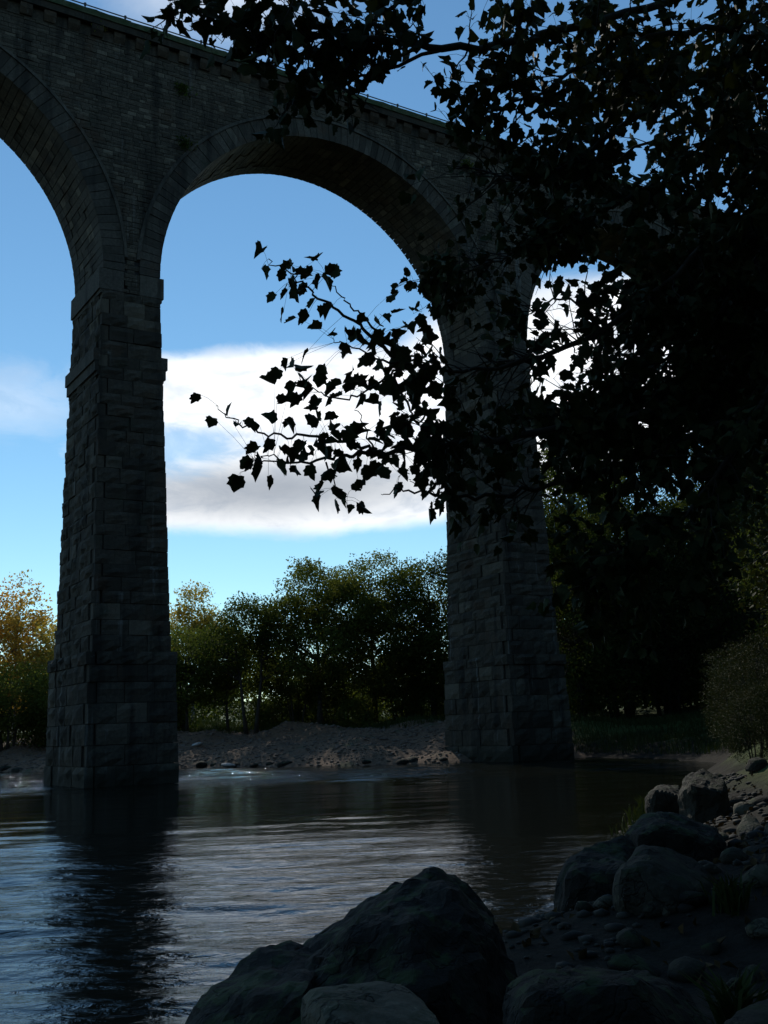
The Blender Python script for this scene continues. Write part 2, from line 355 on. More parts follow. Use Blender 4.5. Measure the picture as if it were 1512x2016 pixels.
# river surface: real ripples, rougher in the riffles
def ripples(X, Y):
    r = np.random.default_rng(3); z = np.zeros_like(X)
    wob_ = 3.2*np.sin(X*0.33+0.6) + 2.1*np.sin(X*0.71+Y*0.2+1.0) + 0.9*np.sin(X*1.7)
    Yw = Y + wob_ - 0.10*X
    amp = 0.20 + 0.12*np.sin(X*0.5+Y*0.33)*np.sin(Y*0.6-X*0.2) + 1.0*(1-sst(Yw, 13, 25)) + 1.1*sst(Yw, 37, 43) - 0.15*sst(-Y, -11, -7)
    amp = amp*(1 - 0.55*sst(X, 0.5, 4.0)*sst(-Y, -30, -18))
    wx = 0.5*np.sin(Y*0.31+X*0.13) + 0.35*np.sin(X*0.41-Y*0.17+2)
    for l in (0.28, 0.36, 0.47, 0.6, 0.8, 1.05, 1.4, 2.0, 2.9):
        for _ in range(4):
            th = r.normal(math.radians(97), 0.20); k = 6.283/(l*r.uniform(0.85, 1.2)); ph = r.uniform(0, 6.28)
            res_ok = np.clip((l/0.28)*9/np.maximum(Y, 3), 0, 1)**0.7
            z += 0.0034*l**0.9*np.sin((X*math.cos(th) + Y*math.sin(th))*k + ph + wx*1.6)*res_ok
    return z*amp
yy = [-30, -20, -12, -6, -2, 2.0]; y_ = 3.5
while y_ < 86: yy.append(y_); y_ += 0.035 + 0.0042*y_
xx = np.concatenate([[-110, -90, -75, -60, -50, -42], np.arange(-36, -8, 0.30), np.arange(-8, 7, 0.09), np.arange(7, 16, 0.2)])
river = tag(link('river', grid_mesh('river', xx, np.array(yy), ripples, M_WATER)), kind='structure')

# ------------------------------------------------------------------ viaduct
TH = 1.0072; OX, OY = -10.259, 42.3183
R, T0, BT, HS, WD, BQ, HP = 8.84, 1.2236, 0.0226, 20.906, 3.885, 0.0329, 32.6
PITCHA = 2*R + 2*T0
via = empty('railway_viaduct', (OX, OY, 0), math.pi/2 - TH)      # local x along the viaduct, local y away from the camera side
tag(via, 'tall dark stone railway viaduct with round arches striding across the river', 'viaduct')
def rough_block(seed, nx=4, nz=4, pillow=0.32, rough=0.18):
    """unit block: face towards -y (rock-faced), x,z in -0.5..0.5, depth 1 behind"""
    r = np.random.default_rng(seed); V = []; F = []
    for j in range(nz):
        for i in range(nx):
            u, v = i/(nx-1) - 0.5, j/(nz-1) - 0.5
            e = max(abs(u), abs(v))*2
            y = (-0.5 if e < 0.99 else 0.0)*pillow + (r.uniform(-rough, rough) if e < 0.99 else r.uniform(-0.05, 0.05))
            V.append((u*0.985, y, v*0.97))
    b0 = len(V); ring = [i for i in range(nx)] + [j*nx + nx-1 for j in range(1, nz)] + [(nz-1)*nx + i for i in range(nx-2, -1, -1)] + [j*nx for j in range(nz-2, 0, -1)]
    for k in ring: V.append((V[k][0], 1.0, V[k][2]))
    for j in range(nz-1):
        for i in range(nx-1):
            a = j*nx+i; F.append((a, a+1, a+nx+1, a+nx))
    n = len(ring)
    for k in range(n): F.append((ring[k], b0+k, b0+(k+1) % n, ring[(k+1) % n]))
    return np.array(V), F
BLOCKS = [rough_block(s) for s in range(12)]
BLOCK_ME = [mesh_np('stone', v, f, M_STONE) for v, f in BLOCKS]
def pier_half(z):
    e = 0.13 if z < 5.03 else 0.0
    return T0 + BT*(HS-z) + e, 0.02 + BQ*(HS-z) + e          # half thickness, front offset
def courses():
    z = -0.75; r = random.Random(5); out = []
    while z < 5.03 - 0.35:
        h = r.uniform(0.66, 0.80); h = 5.03 - z if 5.03 - z - h < 0.4 else h; out.append((z, z+h)); z += h
    while z < HS - 0.95 - 0.3:
        h = r.uniform(0.46, 0.66); h = HS-0.95-z if HS - 0.95 - z - h < 0.35 else h; out.append((z, z+h)); z += h
    return out
CRS = courses()
def split(L, r, lo, hi):
    n = max(1, round(L/r.uniform(lo, hi))); w = [r.uniform(0.75, 1.3) for _ in range(n)]; s = sum(w); x = 0; out = []
    for k in w: out.append((x, x + k/s*L)); x += k/s*L
    return out
def build_pier(k, individual, visible):
    s0 = k*PITCHA; core = MB(); r = random.Random(50+k)
    zs = [-1.2, 5.0, 5.06, HS-0.9, HS+0.4]
    V = []; F = []
    for z in zs:
        t, q = pier_half(z); t -= 0.13; q -= 0.13
        V += [(s0-t, -q, z), (s0+t, -q, z), (s0+t, WD+q, z), (s0-t, WD+q, z)]
    for i in range(len(zs)-1):
        for j in range(4): F.append((i*4+j, i*4+(j+1) % 4, i*4+4+(j+1) % 4, i*4+4+j))
    F.append((16, 17, 18, 19)); core.add(V, F)
    p = link('pier', core.mesh('pier_core', M_MORTAR), via)
    joined = MB(); count = 0
    for ci, (z0, z1) in enumerate(CRS):
        zc, h = (z0+z1)/2, (z1-z0)
        t, q = pier_half(zc)
        if abs(z1 - 5.03) < 0.01: t += 0.06; q += 0.06
        fr = split(2*t, r, 0.75, 1.25); lf = split(WD+2*q-0.7, r, 0.8, 1.4)
        items = []
        alt = ci % 2
        fr = split(2*t - (0.34 if alt else 0), r, 0.75, 1.25); lv = split(WD+2*q - (0.0 if alt else 0.36), r, 0.8, 1.4)
        for a, b in fr:
            items.append(('f', (s0 - t + (0.34 if alt else 0) + (a+b)/2, -q, zc), 0.0, b-a))
        for a, b in lv:
            items.append(('l', (s0 - t, -q + (0.0 if alt else 0.36) + (a+b)/2, zc), -math.pi/2, b-a))
        for a, b in split(2*t, r, 0.9, 1.4): items.append(('b', (s0 - t + (a+b)/2, WD+q, zc), math.pi, b-a))
        for a, b in lf: items.append(('r', (s0 + t, -q + 0.36 + (a+b)/2, zc), math.pi/2, b-a))
        for side, loc, rz, w in items:
            pr = r.uniform(0.0, 0.085)
            sv = (w, 0.34, h); v = r.randrange(12)
            mir = -1 if False else 1
            cx, sn = math.cos(rz), math.sin(rz)
            l2 = (loc[0] + sn*pr, loc[1] - cx*pr, loc[2])
            vis = side in 'fl' and z1 > -0.1
            if individual and vis and count < 298:
                o = link('stone', BLOCK_ME[v], p, l2, (0, 0, rz), sv); count += 1
            elif visible:
                vv = BLOCKS[v][0]*np.array(sv); X = vv[:, 0]*cx - vv[:, 1]*sn + l2[0]; Y = vv[:, 0]*sn + vv[:, 1]*cx + l2[1]
                joined.add(np.stack([X, Y, vv[:, 2]+l2[2]], 1), BLOCKS[v][1])
    if joined.V: tag(link('stone_facing', joined.mesh('stone_facing', M_STONE), p), kind='stuff')
    # impost blocks under the springings and the two-step string course below
    for sgn in (-1, 1):
        b = MB(); x0, x1 = sorted((s0 + sgn*0.35, s0 + sgn*(T0+0.17)))
        b.box(x0, x1, -0.10, WD+0.10, HS-0.93, HS-0.02); c1, c2 = sorted((s0 + sgn*(T0+0.10), s0 + sgn*0.35))
        b.box(c1, c2, -0.07, WD+0.07, HS-1.10, HS-0.93)
        link('impost', b.mesh('impost', M_DRESSED), p)
        zt = 17.35; t, q = pier_half(zt)
        b = MB(); x0, x1 = sorted((s0 + sgn*(t-0.55), s0 + sgn*(t+0.27))); b.box(x0, x1, -q+0.02, WD+q-0.02, zt-0.52, zt)
        x0, x1 = sorted((s0 + sgn*(t-0.5), s0 + sgn*(t+0.20))); b.box(x0, x1, -q+0.04, WD+q-0.04, zt-0.95, zt-0.53)
        x0, x1 = sorted((s0 + sgn*(t-0.5), s0 + sgn*(t+0.11))); b.box(x0, x1, -q+0.05, WD+q-0.05, zt-1.10, zt-0.955)
        link('string_course', b.mesh('string_course', M_DRESSED), p)
    return p
for k in range(-2, 5): build_pier(k, k == 0, k in (-1, 0, 1, 2))
# arches
NV = 84; RO = 9.74; dA = math.pi/NV
def wedge(seed, deep=0.75):
    r = np.random.default_rng(seed); b = MB(); V = []; g_ = 0.0012
    for y in (-0.075, deep):
        for rr in (R-0.012, RO):
            for a in (-dA/2+g_, dA/2-g_):
                j = r.uniform(-0.012, 0.012, 3) if y < 0 else (0, 0, 0)
                V.append((rr*math.sin(a)+j[0]*0.3, y+j[1], rr*math.cos(a)+j[2]*0.5))
    b.add(V, [(0, 1, 3, 2), (4, 6, 7, 5), (0, 4, 5, 1), (2, 3, 7, 6), (0, 2, 6, 4), (1, 5, 7, 3)])
    return b
WEDGES = [wedge(s) for s in range(8)]; WEDGE_ME = [w.mesh('voussoir', M_DRESSED) for w in WEDGES]
for k in range(-2, 4):
    sc0 = (k+0.5)*PITCHA; r = random.Random(90+k)
    b = MB(); n = 96
    A = [math.pi*i/n for i in range(n+1)]
    V = []; F = []
    for a in A:
        for rr, y in ((R+0.06, 0.02), (R+0.06, WD-0.02), (RO+0.02, WD-0.02), (RO+0.02, 0.02)):
            V.append((sc0 - rr*math.cos(a), y, HS + rr*math.sin(a)))
    for i in range(n):
        for j in range(4): F.append((i*4+j, i*4+(j+1) % 4, i*4+4+(j+1) % 4, i*4+4+j))
    b.add(V, F); arch = link('arch', b.mesh('arch_barrel', M_MORTAR), via)
    sb = MB()                                            # soffit stones between the two rings
    for i in range(NV):
        a0, a1 = math.pi*i/NV + 0.002, math.pi*(i+1)/NV - 0.002
        for (y0, y1) in split(WD-1.5, r, 0.5, 0.9):
            y0 += 0.75; y1 += 0.75; rr = R + r.uniform(-0.02, 0.025); Vv = []
            for rad in (rr, R+0.08):
                for (aa, y) in ((a0, y0+0.008), (a1, y0+0.008), (a1, y1-0.008), (a0, y1-0.008)):
                    Vv.append((sc0 - rad*math.cos(aa), y, HS + rad*math.sin(aa)))
            sb.add(Vv, [(0, 1, 2, 3), (0, 4, 5, 1), (1, 5, 6, 2), (2, 6, 7, 3), (3, 7, 4, 0)])
    tag(link('soffit_stones', sb.mesh('soffit_stones', M_RUBBLE), arch), kind='stuff')
    jb = MB()
    for i in range(NV):
        ang = -math.pi/2 + (i+0.5)*dA; v = r.randrange(8)
        if k in (-1, 0, 1): link('voussoir', WEDGE_ME[v], arch, (sc0, r.uniform(-0.02, 0.012), HS), (0, ang, 0))
        for far in ((0, 1) if k not in (-1, 0, 1) else (1,)):
            vv = np.array(WEDGES[v].V); X = vv[:, 0]*math.cos(ang) + vv[:, 2]*math.sin(ang); Z = -vv[:, 0]*math.sin(ang) + vv[:, 2]*math.cos(ang)
            Y = WD - vv[:, 1] if far else vv[:, 1]
            jb.add(np.stack([X+sc0, Y, Z+HS], 1), WEDGES[v].F)
    tag(link('ring_stones', jb.mesh('ring_stones', M_DRESSED), arch), kind='stuff')
    hb = MB(); V = []; F = []
    for a in A[2:-2]:
        for rr, y in ((RO+0.004, -0.145), (RO+0.15, -0.11), (RO+0.15, 0.10), (RO+0.004, 0.10)):
            V.append((sc0 - rr*math.cos(a), y, HS + rr*math.sin(a)))
    m_ = len(A) - 4
    for i in range(m_-1):
        for j in range(4): F.append((i*4+j, i*4+(j+1) % 4, i*4+4+(j+1) % 4, i*4+4+j))
    hb.add(V, F); link('hood_mould', hb.mesh('hood_mould', M_DRESSED), arch)
# spandrel walls
S0, S1 = -2*PITCHA, 4*PITCHA
ZP = 31.45
b = MB(); seg = 20
for k in range(-2, 4):
    sc0 = (k+0.5)*PITCHA
    for y in (0.03, WD-0.03):
        pts = [(sc0 - PITCHA/2, HS-0.05)] + [(sc0 - (RO-0.05)*math.cos(a), HS + (RO-0.05)*math.sin(a)) for a in np.linspace(0, math.pi, 61)] + [(sc0 + PITCHA/2, HS-0.05)]
        V = [(x, y, z) for x, z in pts] + [(x, y, ZP+0.3) for x, z in pts]; n = len(pts)
        b.add(V, [(i, i+1, n+i+1, n+i) for i in range(n-1)])
spw = link('spandrel_wall', b.mesh('spandrel_wall', M_MORTAR), via)
rb = MB(); r = random.Random(8); z = HS - 0.9
RV = [np.array(rough_block(200+s, 3, 3, 0.25, 0.2)[0]) for s in range(10)]; RF = rough_block(200, 3, 3)[1]
while z < ZP + 0.05:
    h = r.uniform(0.13, 0.24); x = S0
    while x < S1:
        w = r.uniform(0.22, 0.62); xc, zc = x + w/2, z + h/2
        kk = math.floor(xc/PITCHA); d = math.hypot(xc - (kk+0.5)*PITCHA, max(0, zc-HS))
        ok = d > RO - 0.02 if zc > HS else abs(xc - round(xc/PITCHA)*PITCHA) < 0.45
        if -26 < xc < 66 and ok:
            v = RV[r.randrange(10)]*np.array((w*0.97, 0.09, h*0.93))
            rb.add(v + np.array((xc, -0.01 - abs(r.gauss(0, 0.014)), zc)), RF)
        x += w
    z += h
tag(link('rubble_facing', rb.mesh('rubble_facing', M_RUBBLE), spw), kind='stuff')
# parapet, corbels, coping, railing
b = MB()
b.box(S0, S1, -0.30, 0.28, 31.93, 32.24); b.box(S0, S1, WD-0.28, WD+0.30, 31.93, 32.24); b.box(S0, S1, 0.29, WD-0.29, 31.2, 31.7)
b.box(S0, S1, -0.05, 0.26, 31.40, 31.928); b.box(S0, S1, WD-0.26, WD+0.05, 31.40, 31.928)
par = link('parapet', b.mesh('parapet', M_STONE), via)
cb = [ ]
for s in range(4):
    b = MB(); r = random.Random(s)
    V = [(x, y, z) for x in (-0.25, 0.25) for (y, z) in ((0.1, 0.0), (-0.14-0.02*r.random(), 0.02), (-0.28, 0.24+0.03*r.random()), (-0.285, 0.475), (0.1, 0.475))]
    b.add(V, [(0, 1, 2, 3, 4), (9, 8, 7, 6, 5)] + [(i, 5+i, 5+(i+1) % 5, (i+1) % 5) for i in range(5)]); cb.append(b.mesh('corbel', M_CORBEL))
s = -24.7; i = 0
while s < 66:
    o = link('corbel', cb[i % 4], par, (s + random.uniform(-0.03, 0.03), random.uniform(0, 0.09), 31.452 + random.uniform(-0.05, 0.0))); s += 1.0; i += 1
cp = []
for q in range(4):
    b = MB(); r = random.Random(70+q); V = []
    for x in (-0.745, -0.25, 0.25, 0.745):
        for (y, z) in ((-0.36, 0.0), (-0.37, 0.27), (-0.2, 0.36), (0.2, 0.37), (0.34, 0.27), (0.34, 0.0)):
            V.append((x, y + r.uniform(-0.02, 0.02), z + (r.uniform(-0.02, 0.03) if z > 0 else 0)))
    F = [(0, 1, 2, 3, 4, 5), (23, 22, 21, 20, 19, 18)] + [(a*6+j, a*6+6+j, a*6+6+(j+1) % 6, a*6+(j+1) % 6) for a in range(3) for j in range(6)]
    b.add(V, F); cp.append(b.mesh('coping_stone', M_MOSS))
s = -25; i = 0
while s < 66:
    link('coping_stone', cp[i % 4], par, (s, 0, 32.243)); s += 1.5; i += 1
b = MB(); b.box(S0, S1, WD-0.34, WD+0.36, 32.243, 32.6); tag(link('far_coping', b.mesh('far_coping', M_MOSS), par))
b = MB(); b.tube([(S0, -0.05, 32.86), (S1, -0.05, 32.86)], 0.028, 8)
rail = link('railing', b.mesh('railing', M_IRON), via)
b = MB(); b.tube([(0, 0, 32.55), (0, 0, 32.83)], 0.03, 8); b.tube([(0, 0, 32.80), (0, 0, 32.92)], [0.05, 0.06], 8); pm = b.mesh('railing_post', M_IRON)
s = -2.2 - 1.78*13
while s < 66: link('railing_post', pm, rail, (s, -0.05, 0)); s += 1.78

# ------------------------------------------------------------------ foliage helpers
def rand_frames(n, rng, down=0.35):
    nrm = rng.normal(size=(n, 3)); nrm[:, 2] += down; nrm /= np.linalg.norm(nrm, axis=1)[:, None]
    t = rng.normal(size=(n, 3)); t -= (t*nrm).sum(1)[:, None]*nrm; t /= np.linalg.norm(t, axis=1)[:, None]
    return nrm, t, np.cross(nrm, t)
def kite_leaves(P, size, rng, fold=0.25):
    n = len(P); nrm, t, b = rand_frames(n, rng); s = (size*rng.uniform(0.6, 1.35, n))[:, None]
    w = rng.uniform(0.5, 0.8, n)[:, None]
    V = np.stack([P - t*s*0.5, P + b*s*0.5*w + nrm*s*fold*0.5, P + t*s*0.5, P - b*s*0.5*w + nrm*s*fold*0.5], 1).reshape(-1, 3)
    i = np.arange(n)*4
    F = np.concatenate([np.stack([i, i+1, i+2], 1), np.stack([i, i+2, i+3], 1)])
    return V, F
def tree(name, label, x, y, lobes, leafm, n_clump, per, leaf, clump_r, seed, trunk_r=0.18, bark=None, group=None, lean=(0, 0), cat='tree', multi=1, shell=0.55, base=0.0, limbs=True, dens_low=0.0):
    """lobes: (dx, dy, z, rx, rz) in metres from the tree's foot"""
    rng = np.random.default_rng(seed); bark = bark or M_BARK
    k_ = 0.94 if (70 < y < 82 and -12.5 < x < 6) else 1.0
    if k_ < 1: x, y = x*0.94, y*0.94
    root = empty(name, (x, y, gz(x, y) - 0.05)); tag(root, label, cat, group); root.scale = (k_, k_, k_)
    L = np.array(lobes, float); vol = L[:, 3]**2*L[:, 4]; pick = rng.choice(len(L), n_clump, p=vol/vol.sum())
    d = rng.normal(size=(n_clump, 3)); d /= np.linalg.norm(d, axis=1)[:, None]
    rad = rng.uniform(shell**3, 1, n_clump)**(1/3)
    CP = np.stack([L[pick, 0] + d[:, 0]*rad*L[pick, 3], L[pick, 1] + d[:, 1]*rad*L[pick, 3], L[pick, 2] + d[:, 2]*rad*L[pick, 4]], 1)
    CP = CP[CP[:, 2] > base + 0.2]
    top = float((L[:, 2] + L[:, 4]).max())
    tb = MB(); lb = MB()
    forks = []
    for mi in range(multi):
        ang = mi*2.4 + seed; off = (0.0 if multi == 1 else 0.35)
        bx, by = off*math.cos(ang), off*math.sin(ang); sp = 0 if multi == 1 else 1.2
        path = []
        for q in range(7):
            f = q/6; path.append((bx*(1+f*sp*2) + lean[0]*f + 0.12*math.sin(seed+q*1.7)*f, by*(1+f*sp*2) + lean[1]*f + 0.12*math.cos(seed*2+q*1.3)*f, f*top*0.78))
        tb.tube(path, [trunk_r*(1.25 if q == 0 else 1)*(1 - 0.85*q/6) for q in range(7)], 8)
        forks += [(np.array(path[q]), trunk_r*(1-0.85*q/6)) for q in range(2, 7)]
    if limbs:
        order = rng.permutation(len(CP))[:min(len(CP), 110)]
        FP = np.array([f[0] for f in forks])
        for c in order:
            e = CP[c]; cost = np.linalg.norm(FP - e, axis=1) + np.maximum(0, FP[:, 2] - e[2] + 0.3)*2.5
            k = int(np.argmin(cost)); s_ = FP[k]; mid = (s_ + e)/2 + np.array([0, 0, 0.12*np.linalg.norm(e-s_)]) + rng.normal(size=3)*0.15
            r0 = min(forks[k][1]*0.5, 0.02 + 0.015*np.linalg.norm(e-s_))
            lb.tube([s_, (s_+mid)/2 + rng.normal(size=3)*0.06, mid, (mid+e)/2, e], [r0, r0*0.8, r0*0.6, r0*0.4, r0*0.2], 4)
    link('trunk', tb.mesh('trunk', bark, True), root)
    if lb.V: link('limbs', lb.mesh('limbs', bark), root)
    P = np.repeat(CP, per, 0); P = P + np.clip(rng.normal(size=P.shape), -1.7, 1.7)*np.array([clump_r, clump_r, clump_r*0.6])
    P = P[P[:, 2] > base]
    V, F = kite_leaves(P, leaf, rng)
    link('crown', mesh_np('crown', V, F, leafm), root)
    return root
def copy_tree(src, x, y, sc_, rz, label, group=None):
    def cp(o, parent):
        c = o.copy(); C.objects.link(c); c.parent = parent
        for ch in list(o.children): cp(ch, c)
        return c
    r = cp(src, None); r.location = (x, y, gz(x, y) - 0.05); r.scale = (sc_, sc_, sc_); r.rotation_euler = (0, 0, rz); r['label'] = label
    if group: r['group'] = group
    return r

# ------------------------------------------------------------------ trees on the far bank
tree('birch_tree', 'golden orange birch at the left edge beyond the first pier', -27.6, 80, [(0, 0, 9.4, 1.9, 3.0), (0.9, -0.5, 7.0, 2.7, 3.0), (-2, 0, 6.6, 2.8, 3.4), (1.0, 0, 4.4, 2.8, 2.6)], M_GOLD, 330, 34, 0.24, 0.5, 11, 0.16, M_BIRCH)
tree('birch_tree', 'yellow green birch with a pale trunk just left of the first pier', -23.6, 77, [(0, 0, 5.4, 1.7, 2.6), (-0.8, 0, 4.0, 2.2, 2.2)], M_GOLD2, 160, 42, 0.22, 0.45, 12, 0.13, M_BIRCH)
tree('alder_tree', 'low green alder under the orange birch at the left edge', -25.5, 72.5, [(0, 0, 3.6, 2.6, 2.2), (-2.2, 0.5, 3.0, 2.0, 2.0), (2.1, 0.5, 3.2, 1.8, 2.0)], M_OLIVE, 230, 65, 0.172, 0.42, 13, 0.10, multi=3)
tree('birch_tree', 'slender birch with a gold top just right of the first pier', -14.8, 81.5, [(0.2, 0, 8.8, 1.4, 2.3), (-1.0, 0, 7.0, 1.9, 2.0), (1.5, 0, 6.8, 1.7, 1.9)], M_GOLD2, 190, 40, 0.20, 0.42, 14, 0.13, M_BIRCH)
tree('alder_tree', 'rounded dark green alder in front of the slender gold topped birch', -13.8, 74, [(0, 0, 5.4, 2.2, 1.9), (-1.8, 0, 4.4, 1.9, 1.8), (2.0, 0, 5.6, 1.9, 1.6), (0, 0, 3.0, 2.4, 1.6)], M_GREENLEAF, 290, 62, 0.172, 0.4, 15, 0.12, multi=2)
tree('alder_tree', 'dark green alder with ragged gaps left of the large rounded oaks', -9.6, 75, [(0, 0, 7.6, 2.3, 1.9), (-2.0, 0, 6.0, 2.0, 1.7), (1.9, 0.5, 6.2, 2.0, 2.2)], M_DARKLEAF, 230, 62, 0.172, 0.42, 16, 0.15, multi=2)
tree('oak_tree', 'large rounded dark oak left of centre on the far bank', -5.0, 76.5, [(0, 0, 9.6, 2.7, 2.3), (-2.2, 0, 7.2, 2.4, 2.3), (2.2, 0, 7.4, 2.6, 2.6), (0, -1.5, 5.2, 3.0, 2.2)], M_OLIVE, 420, 68, 0.179, 0.45, 17, 0.22)
tree('oak_tree', 'tallest rounded oak with a sunlit olive top on the far bank', -1.2, 79, [(0, 0, 10.5, 3.0, 2.2), (-2.4, 0, 8.6, 2.4, 2.4), (2.6, 0, 8.8, 2.4, 2.4), (0, -1.5, 5.6, 3.6, 3.0), (0, -1, 3.0, 3.2, 2.4)], M_OLIVE, 520, 68, 0.179, 0.45, 18, 0.24)
tree('oak_tree', 'broad dark oak standing beside the left of the second pier', 3.0, 77, [(-0.3, 0, 9.4, 2.4, 2.3), (2.6, 0, 10.0, 2.2, 2.6), (-1.8, -0.5, 6.4, 2.9, 3.0), (1.4, -1, 5.2, 3.0, 3.0)], M_DARKLEAF, 450, 68, 0.179, 0.45, 19, 0.22)
tree('willow_bush', 'round low willow bush in front of the dark oaks', -2.6, 75.5, [(0, 0, 1.2, 1.15, 1.1), (0.6, 0, 0.9, 0.9, 0.8)], M_GREENLEAF, 90, 34, 0.15, 0.2, 20, 0.05, multi=4, cat='bush', limbs=False)
tree('alder_tree', 'thin young alder among the bank trunks between birch and oak', -11.6, 78.5, [(0, 0, 5.4, 2.0, 2.2), (1.2, 0.4, 4.0, 1.8, 1.7), (-1.2, 0, 3.2, 1.8, 1.5)], M_OLIVE, 230, 55, 0.164, 0.4, 21, 0.09, multi=2)
tree('alder_tree', 'low dark alder under the large rounded oak', -6.6, 77.5, [(0, 0, 3.4, 1.9, 1.6), (1.8, 0, 3.0, 1.6, 1.5), (-1.6, 0, 3.6, 1.5, 1.3)], M_DARKLEAF, 190, 62, 0.156, 0.38, 22, 0.08, multi=4)
tree('alder_tree', 'low dark alder under the tallest rounded oak', 0.6, 78, [(0, 0, 3.0, 2.2, 1.9), (2.2, 0, 3.2, 2.0, 1.9), (-1.9, 0.4, 2.6, 1.5, 1.5)], M_DARKLEAF, 230, 62, 0.156, 0.38, 23, 0.08, multi=4)
tree('alder_tree', 'low dark alder at the foot of the oak beside the second pier', 4.9, 76.5, [(0, 0, 2.8, 2.0, 2.0), (2, 0.4, 3.4, 1.9, 2.1)], M_DARKLEAF, 190, 62, 0.156, 0.38, 24, 0.08, multi=4)
for i, (x, y, s_, l_) in enumerate([(-8.4, 78.5, 0.62, 'small dark thicket left of the willow bush'), (-4.6, 78.5, 0.7, 'dark thicket behind the round willow bush'), (2.6, 77.5, 0.75, 'dark thicket between willow bush and second pier'), (-28.5, 73, 0.8, 'dark thicket at the left edge under the orange birch'), (-22.6, 73.5, 0.7, 'dark thicket beside the left of the first pier'), (-15.8, 74.5, 0.5, 'low dark thicket beside the right of the first pier')]):
    rng_ = np.random.default_rng(300+i)
    tree('thicket', l_, x, y, [(0, 0, 2.2*s_, 2.6*s_, 2.2*s_), (2*s_, 0.5, 1.8*s_, 2.2*s_, 1.9*s_), (-2*s_, 0.3, 2.0*s_, 2.0*s_, 1.9*s_)], M_DARKLEAF, 150, 62, 0.156, 0.36, 300+i, 0.05, multi=5, cat='bush', limbs=False)
rw = np.random.default_rng(55); n_ = 3400; cx_ = rw.uniform(-75, 45, n_); cy_ = rw.uniform(118, 134, n_); top_ = 6.6 + 1.3*np.sin(cx_*0.35) + 0.9*np.sin(cx_*0.9+1)
cz_ = ground_z(cx_, cy_) + top_*rw.uniform(0, 1, n_)**0.7
P_ = np.repeat(np.stack([cx_, cy_, cz_], 1), 22, 0) + rw.normal(size=(n_*22, 3))*0.6
V_, F_ = kite_leaves(P_, 0.42, rw); tag(link('distant_wood', mesh_np('distant_wood', V_, F_, M_DARKLEAF)), kind='stuff')
# woods on the right bank
WG = 'tall dark trees of the right bank wood'
WL = 'tall dark broadleaf tree in the wood behind the second pier'
w1 = tree('ash_tree', WL, 11.5, 66, [(0, 0, 13.5, 3.4, 4.0), (-1.5, 0, 9.5, 3.4, 3.4), (2, 0, 9.8, 3.4, 3.6), (0, 0, 5.4, 3.6, 3.2), (0, 0, 2.6, 3.4, 2.4)], M_DARKLEAF, 640, 62, 0.195, 0.5, 31, 0.26, group=WG)
w2 = tree('beech_tree', WL, 18.5, 72, [(0, 0, 15.0, 3.6, 4.0), (-2.2, 0, 11.0, 3.5, 3.6), (2.4, 0, 10.6, 3.6, 3.8), (0, -1, 6.0, 4.0, 3.6), (0, 0, 2.8, 3.8, 2.6)], M_DARKLEAF, 680, 62, 0.195, 0.5, 32, 0.3, group=WG)
r = random.Random(4)
for i, (x, y, s_) in enumerate([(14.5, 78, 1.05), (23, 66, 0.95), (27.5, 58, 0.9), (24, 82, 1.0), (31, 72, 0.9), (21, 52, 0.75), (27, 44, 0.85), (33, 52, 0.9), (24, 34, 0.75), (30, 30, 0.85), (36, 38, 0.9), (21, 24, 0.7)]):
    copy_tree(w1 if i % 2 else w2, x, y, s_, r.uniform(0, 6.28), WL if y > 55 else 'tall dark broadleaf tree on the right bank slope before the viaduct', WG)
BG = 'unseen trees behind the photographer, added to block sky light'
for i, (x, y, s_) in enumerate([(7, -8, 0.8), (-1, -13, 0.9), (14, -3, 0.8), (22, 8, 0.8)]):  # out-of-view trees, added to cut the light from behind
    copy_tree(w2 if i % 2 else w1, x, y, s_, r.uniform(0, 6.28), 'unseen broadleaf tree on the near bank slope, added to block sky light', BG)
HZ = 'leafy hazels along the right bank'
h1 = tree('hazel_tree', 'leafy yellowing hazel overhanging the right bank nearest the boulders', 7.4, 15.5, [(0, 0, 4.2, 2.6, 2.4), (-1.4, -0.5, 3.2, 1.7, 1.9), (1.5, 0, 5.4, 2.0, 1.8), (0, 0, 2.0, 2.4, 1.7)], M_HAZEL, 560, 26, 0.105, 0.26, 41, 0.07, multi=5, group=HZ)
copy_tree(h1, 10.2, 21.5, 1.15, 1.1, 'second hazel along the right bank beyond the boulders', HZ)
copy_tree(h1, 14.6, 29, 1.35, 2.3, 'third hazel along the right bank halfway to the viaduct', HZ)
copy_tree(h1, 18.5, 40, 1.5, 4.0, 'farthest hazel along the right bank near the grassy spit', HZ)
for i, (x, y, s_) in enumerate([(14.0, 67, 1.5), (17.5, 69, 1.7), (21.0, 66.5, 1.5), (24, 71, 1.8), (16, 75, 1.7), (20, 78, 1.8), (12.4, 73, 1.6), (27, 65, 1.6), (29, 73, 1.7), (11.0, 79, 1.7), (15, 86, 1.8), (21, 88, 1.8), (27, 86, 1.8), (9.5, 88, 1.6), (33, 80, 1.8), (24, 58, 1.5), (28, 52, 1.6), (22.5, 46, 1.5)]):
    copy_tree(h1, x, y, s_, i*1.3, 'dark leafy underwood bush at the foot of the right bank wood', 'underwood bushes of the right bank wood')
